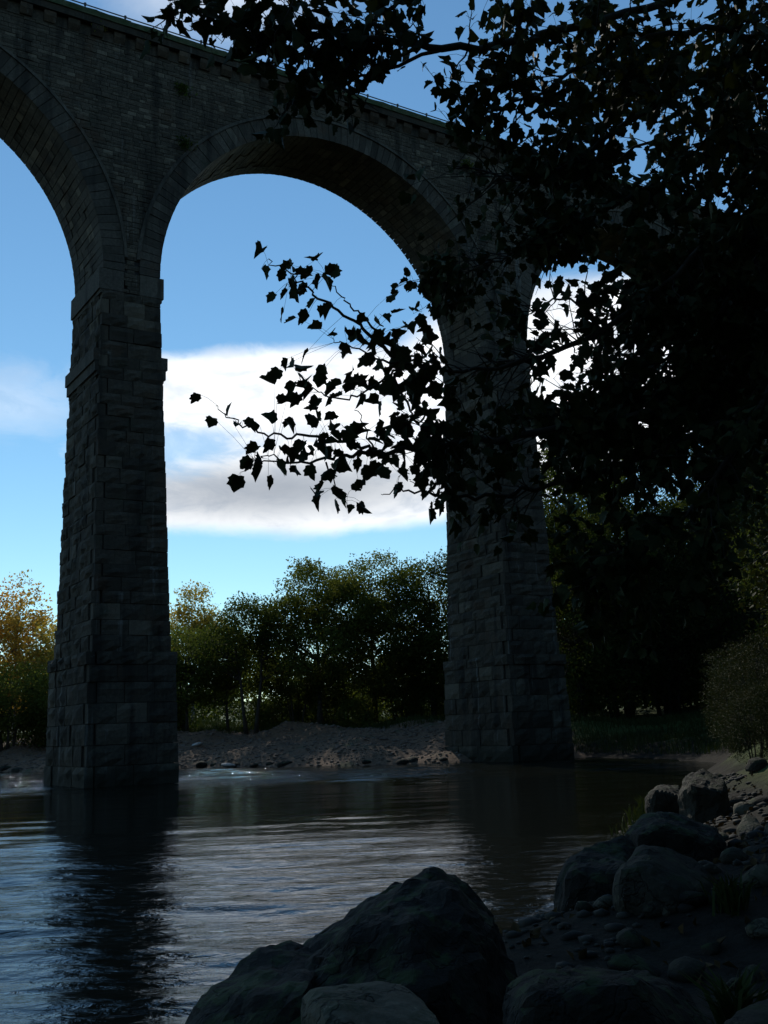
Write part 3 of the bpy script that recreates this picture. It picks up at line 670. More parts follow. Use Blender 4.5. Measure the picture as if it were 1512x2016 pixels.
for x, y, s_, l_ in ((6.05, 18.4, 0.20, 'small dark bush at the right edge above the bank stones'), (6.75, 19.8, 0.30, 'dark bush at the right edge beside the nearest hazel'), (7.0, 22.0, 0.27, 'knee high dark bush behind the stones at the right edge'), (8.1, 24.6, 0.32, 'dark bush on the mound right of the angular rock'), (8.6, 27.5, 0.3, 'low dark bush above the waterline beyond the angular rock'), (10.6, 33.0, 0.3, 'dark bush on the bank halfway to the grassy spit'), (12.9, 38.0, 0.36, 'dark bush on the bank near the grassy spit')):
    copy_tree(h1, x, y, s_, x*2.0, l_, 'low bushes along the right bank')
h2 = tree('hazel_tree', 'dark hazel with hanging branches behind the nearest hazel', 9.2, 13.0, [(0, 0, 5.5, 2.4, 2.6), (1.2, 0, 3.4, 2.4, 2.4), (-0.8, 0, 7.4, 1.8, 1.8)], M_DARKLEAF, 420, 26, 0.11, 0.28, 42, 0.08, multi=4, group=HZ)

# ------------------------------------------------------------------ sycamore
def leaf_shape(seed):
    r = np.random.default_rng(seed)
    out = [(0, 0.02), (0.18, -0.02), (0.38, 0.0), (0.40, 0.15), (0.56, 0.30), (0.46, 0.42), (0.50, 0.66), (0.36, 0.66), (0.25, 0.72), (0.17, 0.88), (0.0, 1.02),
           (-0.16, 0.86), (-0.26, 0.70), (-0.36, 0.67), (-0.5, 0.64), (-0.45, 0.41), (-0.55, 0.28), (-0.39, 0.14), (-0.37, -0.02), (-0.17, -0.03)]
    fold = r.uniform(0.1, 1.15); curl = r.uniform(-0.8, 0.35); tw = r.uniform(-0.5, 0.5)
    V = []
    for x, y in out + [(0.0, 0.36)]:
        x *= r.uniform(0.9, 1.1); y *= r.uniform(0.95, 1.06)
        V.append((x*math.cos(fold*0.8), y, abs(x)*math.sin(fold*0.9) + curl*y*y*0.6 + tw*x*y))
    n = len(out); return np.array(V), np.array([(i, (i+1) % n, n) for i in range(n)])
LEAVES = [leaf_shape(s) for s in range(14)]
LEAF_ME = [mesh_np('leaf', v, f, M_SYC) for v, f in LEAVES]
TX, TY = 5.0, 8.4
syc = empty('sycamore_tree', (TX, TY, gz(TX, TY)-0.1)); SO = np.array(syc.location)
tag(syc, 'sycamore whose dark leafy branches hang across the right and top of the view', 'tree')
wood = MB(); twigs = MB(); leaf_list = []   # (pos, dir, normal, size, wanted)
def smooth_path(P, n=5):
    P = np.array(P, float); out = []
    for i in range(len(P)-1):
        p0, p1, p2, p3 = P[max(i-1, 0)], P[i], P[i+1], P[min(i+2, len(P)-1)]
        for k in range(n):
            t = k/n; out.append(0.5*((2*p1) + (-p0+p2)*t + (2*p0-5*p1+4*p2-p3)*t*t + (-p0+3*p1-3*p2+p3)*t**3))
    out.append(P[-1]); return np.array(out)
LR = np.random.default_rng(21)
def add_leaf(base, tip_dir, size, nb=None, want=False):
    m = np.array(tip_dir, float); m /= np.linalg.norm(m)
    nn = LR.normal(size=3) if nb is None else np.array(nb, float) + LR.normal(size=3)*0.5
    nn -= (nn @ m)*m; nn /= np.linalg.norm(nn)
    leaf_list.append((np.array(base), m, nn, size, want))
GAPS = [(1080, 640, 58, 150, 0.3), (1150, 690, 75, 100, 0.45), (1265, 690, 70, 75, 0.5), (958, 640, 95, 170, 0.35), (965, 880, 95, 230, 0.4), (930, 400, 105, 130, 0.25), (1085, 960, 70, 90, 0.35), (880, 230, 220, 130, 0.6), (1340, 230, 200, 270, 0.85), (1180, 330, 200, 250, 0.95)]
def crown_gap(p):                         # the crown is thin where the wind side is open
    rel = p - CAM; D = rel @ fwn; x = 756 + FPX*(rel @ rt)/D; y = 1008 - FPX*(rel @ up)/D
    for cx, cy, rx, ry, keep in GAPS:
        if ((x-cx)/rx)**2 + ((y-cy)/ry)**2 < 1 and LR.uniform() > keep: return True
    return False
fwn = fw/np.linalg.norm(fw)
def petiole(a, b):
    mid = (a+b)/2 + np.array([0, 0, 0.012]); twigs.tube([a, mid, b], [0.0016, 0.0013, 0.0011], 3)
def limb(pts, r0, r1, start=None):
    P = [at(*p) for p in pts]
    if start is not None: P = [np.array(start)] + P
    S = smooth_path(P, 4); n = len(S)
    S[1:-1] += LR.normal(size=(n-2, 3))*0.012
    wood.tube(S - SO, [r0 + (r1-r0)*(i/(n-1))**0.8 for i in range(n)], 6)
    return S
def bough(S, f0, f1, n_tw, length, leaf, dens=5, droop=0.25, fan=1.0):
    """random leafy side twigs along limb path S"""
    L = len(S)
    for _ in range(n_tw):
        f = LR.uniform(f0, f1); i = min(int(f*(L-1)), L-2); p = S[i] + (S[i+1]-S[i])*LR.uniform()
        t = S[i+1]-S[i]; t /= np.linalg.norm(t)
        d = LR.normal(size=3); d -= (d @ t)*t; d /= np.linalg.norm(d); d = d*fan + t*0.8; d[2] += LR.uniform(-0.25, 0.3); d /= np.linalg.norm(d)
        ln = length*LR.uniform(0.5, 1.3); pts = [p]; q = p.copy()
        for k in range(5):
            d = d + LR.normal(size=3)*0.16 + np.array([0, 0, -0.04]); d /= np.linalg.norm(d); q = q + d*ln/5; pts.append(q.copy())
        twigs.tube(np.array(pts) - SO, [0.007, 0.0055, 0.0045, 0.0035, 0.0025, 0.0018], 4)
        for k in range(int(dens*LR.uniform(0.6, 1.5))):
            j = LR.integers(2, 6); b0 = pts[j] + (pts[j-1]-pts[j])*LR.uniform()
            pd = LR.normal(size=3) + np.array([0, 0, -droop]) + d*0.6; pd /= np.linalg.norm(pd); pl = LR.uniform(0.04, 0.11)
            b1 = b0 + pd*pl
            if crown_gap(b1): continue
            petiole(b0-SO, b1-SO)
            add_leaf(b1, pd*0.7 + np.array([0, 0, -0.55]) + LR.normal(size=3)*0.35, leaf*LR.uniform(0.6, 1.2))
zt = SO[2]
trunk_path = smooth_path([(TX, TY, zt), (TX-0.05, TY+0.05, zt+2), (TX-0.2, TY-0.1, zt+4.2), (TX-0.15, TY-0.3, zt+6.5), (TX-0.2, TY-0.6, zt+9.8)], 4)
tw_ = MB(); tw_.tube(trunk_path - SO, np.linspace(0.30, 0.09, len(trunk_path)), 12); link('trunk', tw_.mesh('trunk', M_BARK, True), syc)
def tk(z): return trunk_path[int(np.argmin(abs(trunk_path[:, 2] - zt - z)))]
# main limbs (points on the photo's branch lines, each at its own distance)
l1 = limb([(1560, -70, 7.4), (1330, 0, 6.8), (1130, 52, 6.3), (1010, 84, 6.0), (870, 92, 5.8), (796, 83, 5.7), (697, 76, 5.6), (664, 63, 5.5), (598, 71, 5.5), (538, 71, 5.4), (485, 60, 5.4), (449, 50, 5.3), (409, 33, 5.3), (379, 23, 5.25), (360, 13, 5.25), (352, -5, 5.2)], 0.034, 0.004, tk(6.0))
l1b = limb([(800, -5, 5.9), (763, 20, 5.8), (697, 60, 5.7), (631, 73, 5.6), (548, 76, 5.5), (498, 96, 5.4)], 0.016, 0.004)
l1c = limb([(485, 60, 5.4), (409, 60, 5.3), (383, 60, 5.3), (356, 51, 5.3), (330, 53, 5.25)], 0.006, 0.002)
l1d = limb([(356, 51, 5.3), (346, 38, 5.3), (340, 26, 5.3)], 0.004, 0.0015)
l1e = limb([(880, 95, 5.8), (760, 135, 5.9), (697, 158, 6.0), (664, 172, 6.0), (620, 188, 6.1), (560, 205, 6.1)], 0.014, 0.003)
l2 = limb([(1580, 40, 7.8), (1420, 130, 7.4), (1260, 225, 7.0), (1130, 320, 6.9), (1020, 350, 7.0), (930, 330, 7.2)], 0.045, 0.006, tk(5.2))
l2b = limb([(1600, 150, 7.6), (1430, 60, 7.0), (1280, 80, 6.6), (1150, 130, 6.3), (1040, 190, 6.2), (960, 230, 6.2)], 0.035, 0.005, tk(5.6))
l2c = limb([(1600, 260, 8.4), (1400, 300, 8.2), (1230, 390, 8.4), (1080, 470, 8.8), (960, 520, 9.2), (880, 545, 9.8)], 0.04, 0.006, tk(4.6))
l3 = limb([(1590, 260, 8.2), (1440, 420, 8.0), (1330, 545, 7.9), (1190, 650, 7.8), (1050, 705, 7.6), (960, 726, 7.5), (870, 728, 7.4), (800, 713, 7.4)], 0.045, 0.007, tk(4.2))
l3b = limb([(1190, 655, 7.8), (1120, 590, 7.8), (1060, 610, 7.8), (1010, 640, 7.7)], 0.012, 0.004)
l4 = limb([(1600, 560, 8.6), (1450, 690, 8.3), (1320, 790, 8.0), (1160, 835, 7.8), (1040, 852, 7.6), (930, 868, 7.5), (872, 876, 7.4), (816, 884, 7.35), (757, 889, 7.3), (697, 895, 7.25), (657, 903, 7.2), (610, 911, 7.2), (554, 911, 7.2), (500, 905, 7.2)], 0.045, 0.004, tk(3.4))
l5 = limb([(1600, 720, 9.0), (1420, 830, 8.7), (1290, 890, 8.4), (1150, 940, 8.1), (1030, 968, 7.9), (935, 978, 7.8), (876, 977, 7.7), (816, 969, 7.6), (776, 965, 7.6), (750, 973, 7.6)], 0.04, 0.002, tk(2.9))
l6 = limb([(1600, 420, 8.4), (1480, 520, 8.2), (1400, 640, 8.0), (1290, 720, 8.2), (1180, 790, 8.4), (1090, 830, 8.6)], 0.035, 0.006, tk(3.8))
l7 = limb([(1620, 640, 7.6), (1500, 800, 7.2), (1380, 980, 7.2), (1260, 1090, 7.4), (1150, 1150, 7.8)], 0.035, 0.005, tk(2.6))
l8 = limb([(1620, 20, 6.0), (1480, -40, 5.8), (1300, -60, 5.6), (1130, -50, 5.4), (960, -40, 5.2), (800, -50, 5.1), (640, -40, 5.0), (520, -30, 5.0)], 0.035, 0.005, tk(6.4))
l9 = limb([(1620, 330, 6.6), (1500, 300, 6.2), (1390, 260, 6.0), (1280, 170, 5.8)], 0.025, 0.005, tk(4.6))
K = lambda x, y, D: (380 + x/2.52, 450 + y/2.52, D)
sprayA = limb([K(1050, 665, 7.4), K(1000, 640, 7.4), K(930, 570, 7.35), K(880, 525, 7.3), K(800, 465, 7.3), K(700, 390, 7.25), K(610, 325, 7.2), K(560, 290, 7.2), K(500, 230, 7.15), K(430, 190, 7.15), K(375, 150, 7.1)], 0.0180, 0.0035)
sprayA2 = limb([K(1010, 640, 7.4), K(940, 540, 7.5), K(870, 470, 7.5), K(800, 400, 7.5), K(750, 350, 7.5), K(690, 285, 7.45), K(660, 230, 7.45)], 0.0120, 0.0028)
sprayB = limb([K(1060, 668, 7.4), K(950, 660, 7.3), K(860, 610, 7.2), K(740, 560, 7.15), K(700, 552, 7.1)], 0.0105, 0.0028)
sprayC = limb([K(1060, 672, 7.4), K(1000, 715, 7.3), K(900, 780, 7.2), K(800, 835, 7.1), K(680, 830, 7.0), K(600, 790, 7.0), K(530, 745, 6.95)], 0.0120, 0.0028)
sprayG = limb([K(1000, 715, 7.3), K(1040, 840, 7.35), K(1080, 930, 7.3), K(1050, 1050, 7.3)], 0.0120, 0.0056)
sprayG2 = limb([K(1400, 1050, 7.5), K(1270, 1020, 7.45), K(1200, 960, 7.4), K(1130, 900, 7.3), K(1060, 840, 7.3)], 0.0150, 0.0042)
sprayD = limb([K(900, 1112, 7.25), K(850, 1085, 7.2), K(750, 1055, 7.1), K(640, 1040, 7.05), K(520, 1030, 7.0), K(400, 1025, 6.95), K(300, 1000, 6.9), K(220, 965, 6.9), K(160, 925, 6.85), K(112, 880, 6.85)], 0.0150, 0.0028)
sprayF = limb([K(895, 1085, 7.2), K(850, 980, 7.15), K(800, 900, 7.1)], 0.0075, 0.0028)
sprayI = limb([K(660, 1160, 7.2), K(690, 1230, 7.2), K(735, 1325, 7.2), K(765, 1330, 7.2)], 0.0075, 0.0028)
sprayH = limb([K(1250, 1322, 7.7), K(1150, 1297, 7.7), K(1100, 1268, 7.7), K(1070, 1245, 7.7)], 0.0060, 0.0021)
sprayH2 = limb([K(1158, 1300, 7.7), K(1145, 1262, 7.7), K(1120, 1220, 7.7)], 0.0045, 0.0017)
sprayE2 = limb([K(440, 1160, 7.2), K(370, 1120, 7.15), K(320, 1150, 7.1), K(250, 1205, 7.1)], 0.0060, 0.0021)
sprays = np.concatenate([sprayA, sprayA2, sprayB, sprayC, sprayG, sprayG2, sprayD, sprayF, sprayI, sprayE2, l4, l3])
SPRAY = '''350,193 485,145 460,205 478,250 588,150 620,155 655,200 690,222 545,213 620,270 515,290 540,300 585,302 460,340 450,300 400,385 475,410 640,400 545,445 605,485
835,445 910,430 955,385 1020,365 690,520 765,537 820,525 850,555 890,585 920,480 755,640 785,685 850,678 905,690 545,690 485,730 430,780 390,815 495,803 560,760 555,820 650,745 635,787
600,850 540,895 670,895 690,850 775,800 820,740 765,750 880,780 890,885 830,870 715,810 690,965 600,955 590,925 485,985 455,878 375,950 310,960 195,935 115,1000 240,1012 40,893
370,1070 300,1105 345,1150 280,1190 265,1170 210,1248 375,1250 335,1220 440,1180 450,1115 550,1080 555,1170 530,1240 650,1045 700,1015 760,975 825,1000 690,1060 770,1065 650,1120 630,1250 610,1310
720,1300 630,1385 705,1390 765,1345 850,1380 815,1300 860,1260 820,1200 740,1220 700,1190 925,1200 870,1230 950,1060 1030,1080 1000,930 940,980 1070,1010 1040,960 990,1150 1040,1200 1110,1170
1150,1175 1180,1060 1230,1080 1170,1000 1120,950 1190,900 1220,830 1150,830 1070,800 1100,670 1000,790 940,800 1090,700 1240,960 960,740 1050,580 1000,560 1080,490 1010,600 970,520 940,620 1040,650 980,670
1120,470 1100,540 1150,500 1060,440 1020,500 1130,600 1170,560 880,1130 760,1150 600,1130 500,1130 660,1200 580,1200 720,1130 1060,1130 900,1010 960,1140 1120,1060 1150,1010 980,1000 660,1090 620,1060 1200,1040'''
SP = [tuple(map(float, t_.split(','))) for t_ in SPRAY.split()]
SP += [(x + LR.uniform(-32, 32), y + LR.uniform(-26, 30)) for x, y in SP if LR.uniform() < (0.2 if x < 450 else 0.5)]
for x, y in SP:
    b = at(*K(x, y, LR.uniform(6.85, 7.55))); dd = np.linalg.norm(sprays - b, axis=1) + abs(sprays[:, 1]-b[1])*0.2; k = int(np.argmin(dd)); a = sprays[k]
    b[1] = a[1]*0.75 + b[1]*0.25
    pd = b - a; L_ = np.linalg.norm(pd) + 1e-6
    sz = LR.uniform(0.078, 0.125); md = pd/L_*0.7 + np.array([0, 0, -0.6]) + LR.normal(size=3)*0.4; md /= np.linalg.norm(md)
    base = b - md*sz*0.45
    petiole(a-SO, base-SO)
    add_leaf(base, md, sz, nb=(LR.normal()*0.9, -0.25, 0.6), want=True)
TOPL = '''330,8 338,28 356,70 383,75 430,45 445,30 470,20 500,42 480,75 520,95 545,113 586,115 560,60 600,40 620,20 655,15 530,25 575,85 640,55 690,40 700,70 720,30 460,60 425,15 610,75 660,85 505,5 540,45 640,30 588,18 478,40'''
topw = np.concatenate([l1, l1b, l1c, l1d])
for tok in TOPL.split():
    x, y = map(float, tok.split(',')); b = at(x, y, LR.uniform(5.2, 5.7)); k = int(np.argmin(np.linalg.norm(topw-b, axis=1))); a = topw[k]
    b[1] = a[1]*0.8 + b[1]*0.2
    sz = LR.uniform(0.08, 0.125); md = (b-a)/(np.linalg.norm(b-a)+1e-6)*0.6 + np.array([0, 0, -0.6]) + LR.normal(size=3)*0.4; md /= np.linalg.norm(md); base = b - md*sz*0.45
    petiole(a-SO, base-SO); add_leaf(base, md, sz, nb=(LR.normal()*0.9, -0.25, 0.6), want=True)
bough(l1, 0.12, 0.60, 40, 0.45, 0.088, 10); bough(l1, 0.55, 0.95, 22, 0.2, 0.09, 4); bough(l1b, 0.0, 0.9, 22, 0.25, 0.09, 5)
bough(l1e, 0.25, 1.0, 16, 0.28, 0.085, 7); bough(l8, 0.1, 0.95, 26, 0.4, 0.088, 10)
bough(l2, 0.1, 0.95, 84, 0.5, 0.088, 14); bough(l2b, 0.12, 1, 78, 0.48, 0.088, 14); bough(l2c, 0.1, 1, 115, 0.55, 0.1, 13); bough(l9, 0.1, 1, 36, 0.55, 0.1, 12)
bough(l3, 0.05, 0.72, 120, 0.55, 0.1, 13); bough(l3b, 0, 1, 20, 0.4, 0.10, 7); bough(l3, 0.72, 0.95, 16, 0.3, 0.10, 6)
bough(l4, 0.05, 0.5, 80, 0.55, 0.1, 12); bough(l6, 0.05, 1, 120, 0.65, 0.098, 14); bough(l5, 0.02, 0.55, 60, 0.55, 0.11, 8); bough(l7, 0.05, 1, 90, 0.6, 0.1, 12)
bough(l2c, 0.8, 1.0, 26, 0.32, 0.055, 10)
# the back of the crown
for pts, st in ((((1620, 120, 10.5), (1480, 200, 10.2), (1330, 260, 10.2), (1180, 330, 10.4), (1080, 400, 10.6)), 5.4), (((1640, 380, 10.5), (1500, 440, 10.2), (1390, 520, 10.2), (1300, 600, 10.4), (1240, 690, 10.6)), 4.4),
                (((1650, 620, 10.5), (1520, 720, 10.4), (1400, 800, 10.4), (1270, 850, 10.6), (1140, 880, 11)), 3.6), (((1640, -60, 9), (1500, 20, 8.8), (1380, 90, 8.8), (1250, 130, 9), (1120, 220, 9.2)), 6.2),
                (((1640, 500, 9.2), (1540, 560, 9.0), (1450, 640, 9.0), (1380, 740, 9.2)), 4.0)):
    S_ = limb(pts, 0.04, 0.006, tk(st)); bough(S_, 0.1, 1.0, {5.4: 60, 6.2: 34}.get(st, 130), 0.7, 0.13, 11)
# unseen crown above the frame, added to shade the stony bank
for (a_x, a_y, a_z), (b_x, b_y, b_z) in (((TX, TY-.6, zt+9.6), (0.5, 3.6, 10.5)), ((TX, TY-.6, zt+9.6), (2.0, 0.5, 10.5)), ((TX, TY-.6, zt+9.0), (5.5, 1.5, 9.0)), ((TX, TY-.6, zt+9.6), (-0.8, 1.2, 10.8)), ((TX+.5, TY-1, zt+9), (8.5, 4.0, 10.0))):
    mid = np.array([(a_x+b_x)/2, (a_y+b_y)/2, (a_z+b_z)/2 + 0.8]); S_ = smooth_path([(a_x, a_y, a_z), mid, (b_x, b_y, b_z)], 8)
    wood.tube(S_ - SO, np.linspace(0.07, 0.012, len(S_)), 6); bough(S_, 0.25, 1.0, 60, 1.5, 0.24, 12)
# individual leaves: those of the outer sprays and the largest of the rest; the others are one mesh
fwn = fw/np.linalg.norm(fw)
def frame_share(L):
    rel = L[0] - CAM; D = rel @ fwn; px = FPX*(rel @ rt)/D; py = FPX*(rel @ up)/D
    return (abs(px) < 750 and abs(py) < 1000), L[3]/D
score = []
for i, L in enumerate(leaf_list):
    inside, s_ = frame_share(L); score.append((2 if L[4] else (1 if inside else 0)) + s_)
order = np.argsort(-np.array(score)); single = set(order[:296].tolist())
VV = []; FF = []; nv = 0
for i, (p, m, nn, s_, want) in enumerate(leaf_list):
    k = int(LR.integers(0, len(LEAVES))); xax = np.cross(m, nn)
    Rm = np.stack([xax, m, nn], 1)
    if i in single:
        o = link('leaf', LEAF_ME[k], syc)
        mm = Matrix.Identity(4)
        for a in range(3):
            for b_ in range(3): mm[a][b_] = Rm[a, b_]*s_
            mm[a][3] = p[a] - SO[a]
        o.matrix_local = mm
    else:
        v, f = LEAVES[k]; VV.append((v*s_) @ Rm.T + p - SO); FF.append(f + nv); nv += len(v)
link('branch', wood.mesh('branch', M_BARK, True), syc); link('twigs', twigs.mesh('twigs', M_TWIG), syc)
tag(link('foliage', mesh_np('foliage', np.concatenate(VV), np.concatenate(FF), M_SYC), syc), kind='stuff')

# ------------------------------------------------------------------ rocks
def ico(sub):
    bm = bmesh.new(); bmesh.ops.create_icosphere(bm, subdivisions=sub, radius=1.0)
    V = np.array([v.co[:] for v in bm.verts]); F = np.array([[v.index for v in f.verts] for f in bm.faces]); bm.free(); return V, F
ICO = {s: ico(s) for s in (1, 2, 3, 4, 5)}
def rock_mesh(seed, m, sub=3, cuts=11, cut=(0.62, 0.9), rough=0.05, smooth=False, flat_top=None):
    r = np.random.default_rng(seed); V, F = ICO[sub]; V = V.copy()
    for _ in range(cuts):
        n = r.normal(size=3); n /= np.linalg.norm(n); d = r.uniform(*cut)
        V -= np.maximum(0, V @ n - d)[:, None]*n*0.94
    if flat_top:
        n = np.array(flat_top[:3], float); n /= np.linalg.norm(n); V -= np.maximum(0, V @ n - flat_top[3])[:, None]*n*0.95
    for i in range(len(V)):
        p = Vector(V[i]*2.1 + seed); V[i] *= 1 + rough*(mnoise.noise(p) + 0.5*mnoise.noise(p*2.6) + 0.25*mnoise.noise(p*6.5))
    return mesh_np('rock', V, F, m, smooth)
def rock(name, label, x, y, z, size, seed, m, rz=0.0, sub=3, cat='rock', group=None, rx=0.0, **kw):
    o = link(name, rock_mesh(seed, m, sub, **kw), None, (x, y, z), (rx, 0, rz), size); return tag(o, label, cat, group)
def spot(px, py, D): return at(px, py, D)
def hull_rock(name, label, pts, m, seed, foot=-0.15, cat='boulder', rough=0.035, cuts=2):
    P = [at(*p) if len(p) == 3 else np.array(p[:3], float) for p in pts]; c = np.mean(P, 0)
    low = min(gz(c[0], c[1]), c[2]) + foot
    ctr = P + [np.array([c[0] + (q[0]-c[0])*0.95, c[1] + (q[1]-c[1])*0.95, low]) for q in P]
    bm = bmesh.new()
    for q in ctr: bm.verts.new(Vector(q - np.array([c[0], c[1], low])))
    r_ = bmesh.ops.convex_hull(bm, input=bm.verts)
    bmesh.ops.delete(bm, geom=[v for v in bm.verts if not v.link_faces], context='VERTS')
    bmesh.ops.triangulate(bm, faces=bm.faces)
    for _ in range(4):
        L = [e for e in bm.edges if e.calc_length() > 0.09]
        if not L: break
        bmesh.ops.subdivide_edges(bm, edges=L, cuts=1, use_grid_fill=True); bmesh.ops.triangulate(bm, faces=bm.faces)
    for _ in range(2): bmesh.ops.smooth_vert(bm, verts=bm.verts, factor=0.5, use_axis_x=True, use_axis_y=True, use_axis_z=True)
    bm.normal_update()
    for v in bm.verts:
        p = v.co*2.2 + Vector((seed, seed*2, 0)); k = mnoise.noise(p) + 0.6*mnoise.noise(p*2.3) + 0.4*mnoise.noise(p*5.1) + 0.25*mnoise.noise(p*11)
        v.co += v.normal*(rough*k*1.3)
    me = bpy.data.meshes.new(name); bm.to_mesh(me); bm.free(); me.materials.append(m)
    return tag(link(name, me, None, (c[0], c[1], low)), label, cat)
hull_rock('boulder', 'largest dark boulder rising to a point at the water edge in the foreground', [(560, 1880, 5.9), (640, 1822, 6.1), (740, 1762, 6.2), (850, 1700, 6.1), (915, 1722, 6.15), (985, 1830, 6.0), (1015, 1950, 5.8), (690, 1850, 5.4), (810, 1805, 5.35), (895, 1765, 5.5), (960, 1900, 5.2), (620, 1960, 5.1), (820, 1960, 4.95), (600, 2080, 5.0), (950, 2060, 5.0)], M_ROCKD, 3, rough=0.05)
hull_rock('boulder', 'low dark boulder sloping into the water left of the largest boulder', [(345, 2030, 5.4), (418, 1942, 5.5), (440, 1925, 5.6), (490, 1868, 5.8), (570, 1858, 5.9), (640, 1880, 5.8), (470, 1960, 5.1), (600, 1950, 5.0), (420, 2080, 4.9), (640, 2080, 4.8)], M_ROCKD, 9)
hull_rock('boulder', 'pale flat topped boulder at the bottom below the largest boulder', [(583, 1944, 4.45), (655, 1926, 4.6), (740, 1917, 4.65), (815, 1932, 4.55), (868, 1985, 4.3), (905, 2060, 4.1), (604, 1962, 4.25), (645, 2005, 4.05), (668, 2060, 3.95), (860, 2110, 3.9)], M_ROCKP, 14, rough=0.02)
hull_rock('boulder', 'grey green boulder with a sloping pale top on the right bank', [(1198, 1735, 7.6), (1215, 1702, 7.6), (1265, 1657, 7.8), (1310, 1664, 7.9), (1350, 1685, 7.9), (1410, 1720, 7.8), (1425, 1775, 7.6), (1285, 1700, 7.3), (1222, 1712, 7.35), (1215, 1770, 7.3), (1330, 1790, 7.1), (1380, 1740, 7.3)], M_ROCKM, 21, rough=0.025)
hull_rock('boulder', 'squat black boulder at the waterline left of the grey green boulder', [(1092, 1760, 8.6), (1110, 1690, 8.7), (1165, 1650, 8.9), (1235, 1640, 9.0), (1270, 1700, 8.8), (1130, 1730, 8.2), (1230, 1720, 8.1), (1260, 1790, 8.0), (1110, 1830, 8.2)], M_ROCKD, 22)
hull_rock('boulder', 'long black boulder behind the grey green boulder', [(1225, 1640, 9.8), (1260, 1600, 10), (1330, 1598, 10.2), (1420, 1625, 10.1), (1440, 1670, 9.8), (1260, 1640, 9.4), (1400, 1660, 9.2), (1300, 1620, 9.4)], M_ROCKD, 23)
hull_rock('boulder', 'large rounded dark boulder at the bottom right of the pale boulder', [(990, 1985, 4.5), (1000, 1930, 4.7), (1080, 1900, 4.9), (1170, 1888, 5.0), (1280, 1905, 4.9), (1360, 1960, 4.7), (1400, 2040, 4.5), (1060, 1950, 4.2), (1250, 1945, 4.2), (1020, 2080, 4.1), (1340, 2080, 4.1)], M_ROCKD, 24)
hull_rock('boulder', 'angular grey green rock upstream on the right bank', [(1330, 1570, 14), (1345, 1525, 14.2), (1385, 1512, 14.4), (1430, 1530, 14.2), (1440, 1580, 14), (1360, 1545, 13.6), (1420, 1560, 13.5)], M_ROCKM, 25)
hull_rock('boulder', 'low slanted rock left of the angular rock at the right waterline', [(1265, 1570, 15), (1300, 1540, 15.4), (1340, 1545, 15.4), (1345, 1575, 14.8), (1290, 1558, 14.7)], M_ROCKM, 26)
hull_rock('boulder', 'pale wedge shaped rock at the right edge of the bank', [(1445, 1632, 10.5), (1468, 1600, 10.7), (1488, 1604, 10.7), (1505, 1628, 10.5), (1480, 1640, 10.2)], M_ROCKP, 27, rough=0.015)
hull_rock('boulder', 'grey rock cut by the right edge beside the wedge shaped rock', [(1492, 1650, 10), (1506, 1615, 10.2), (1545, 1612, 10.2), (1560, 1660, 9.9), (1520, 1640, 9.8)], M_ROCKM, 28, rough=0.015)
hull_rock('boulder', 'tilted grey slab in the bottom right corner', [(1400, 2030, 4.2), (1440, 1990, 4.4), (1500, 1962, 4.6), (1580, 1950, 4.7), (1600, 2080, 4.1), (1430, 2060, 4.0)], M_ROCKM, 29, rough=0.015)
SM = [rock_mesh(60+s, [M_ROCKM, M_ROCKP, M_ROCKD, M_ROCKM][s % 4], 2, 9, (0.6, 0.88), 0.08) for s in range(12)]
SG = 'loose stones strewn over the near right bank'
STN = [(1060, 1868, 6.3, .07), (1095, 1872, 6.2, .12), (1245, 1862, 6.3, .13), (1345, 1872, 6.2, .11), (1240, 1825, 6.8, .09), (1300, 1775, 7.2, .08), (1355, 1775, 7.2, .10), (1285, 1768, 7.2, .09), (1150, 1790, 7.6, .07), (1190, 1778, 7.6, .08),
       (1420, 1770, 7.2, .09), (1400, 1735, 7.8, .07), (1450, 1720, 8.0, .10), (1495, 1755, 7.4, .12), (1490, 1690, 8.6, .10), (1440, 1665, 9.0, .09), (1420, 1610, 10.6, .09), (1400, 1620, 10.4, .07), (1370, 1600, 11, .08), (1350, 1610, 10.8, .06),
       (1480, 1860, 6.0, .07), (1500, 1810, 6.6, .09), (1400, 1830, 6.5, .06), (1320, 1935, 5.2, .07), (1440, 1870, 5.9, .06), (1130, 1870, 6.2, .06), (1230, 1900, 5.6, .06), (1280, 1580, 13, .10), (1320, 1590, 12, .08), (1460, 1575, 12.5, .14), (1500, 1560, 13, .16), (1440, 1540, 14.5, .15), (1490, 1525, 16, .18), (1330, 1530, 17, .14), (1410, 1515, 19, .2)]
for i, (px, py, D, s_) in enumerate(STN):
    q = at(px, py, D); z = min(q[2], gz(q[0], D) + 0.28); r = random.Random(i)
    tag(link('stone', SM[i % 12], None, (q[0], D, gz(q[0], D) + s_*0.25), (r.uniform(-.3, .3), r.uniform(-.3, .3), r.uniform(0, 6)), (s_*1.3, s_, s_*0.7)), 'small loose stone lying on the dark shingle of the near right bank', 'stone', SG)
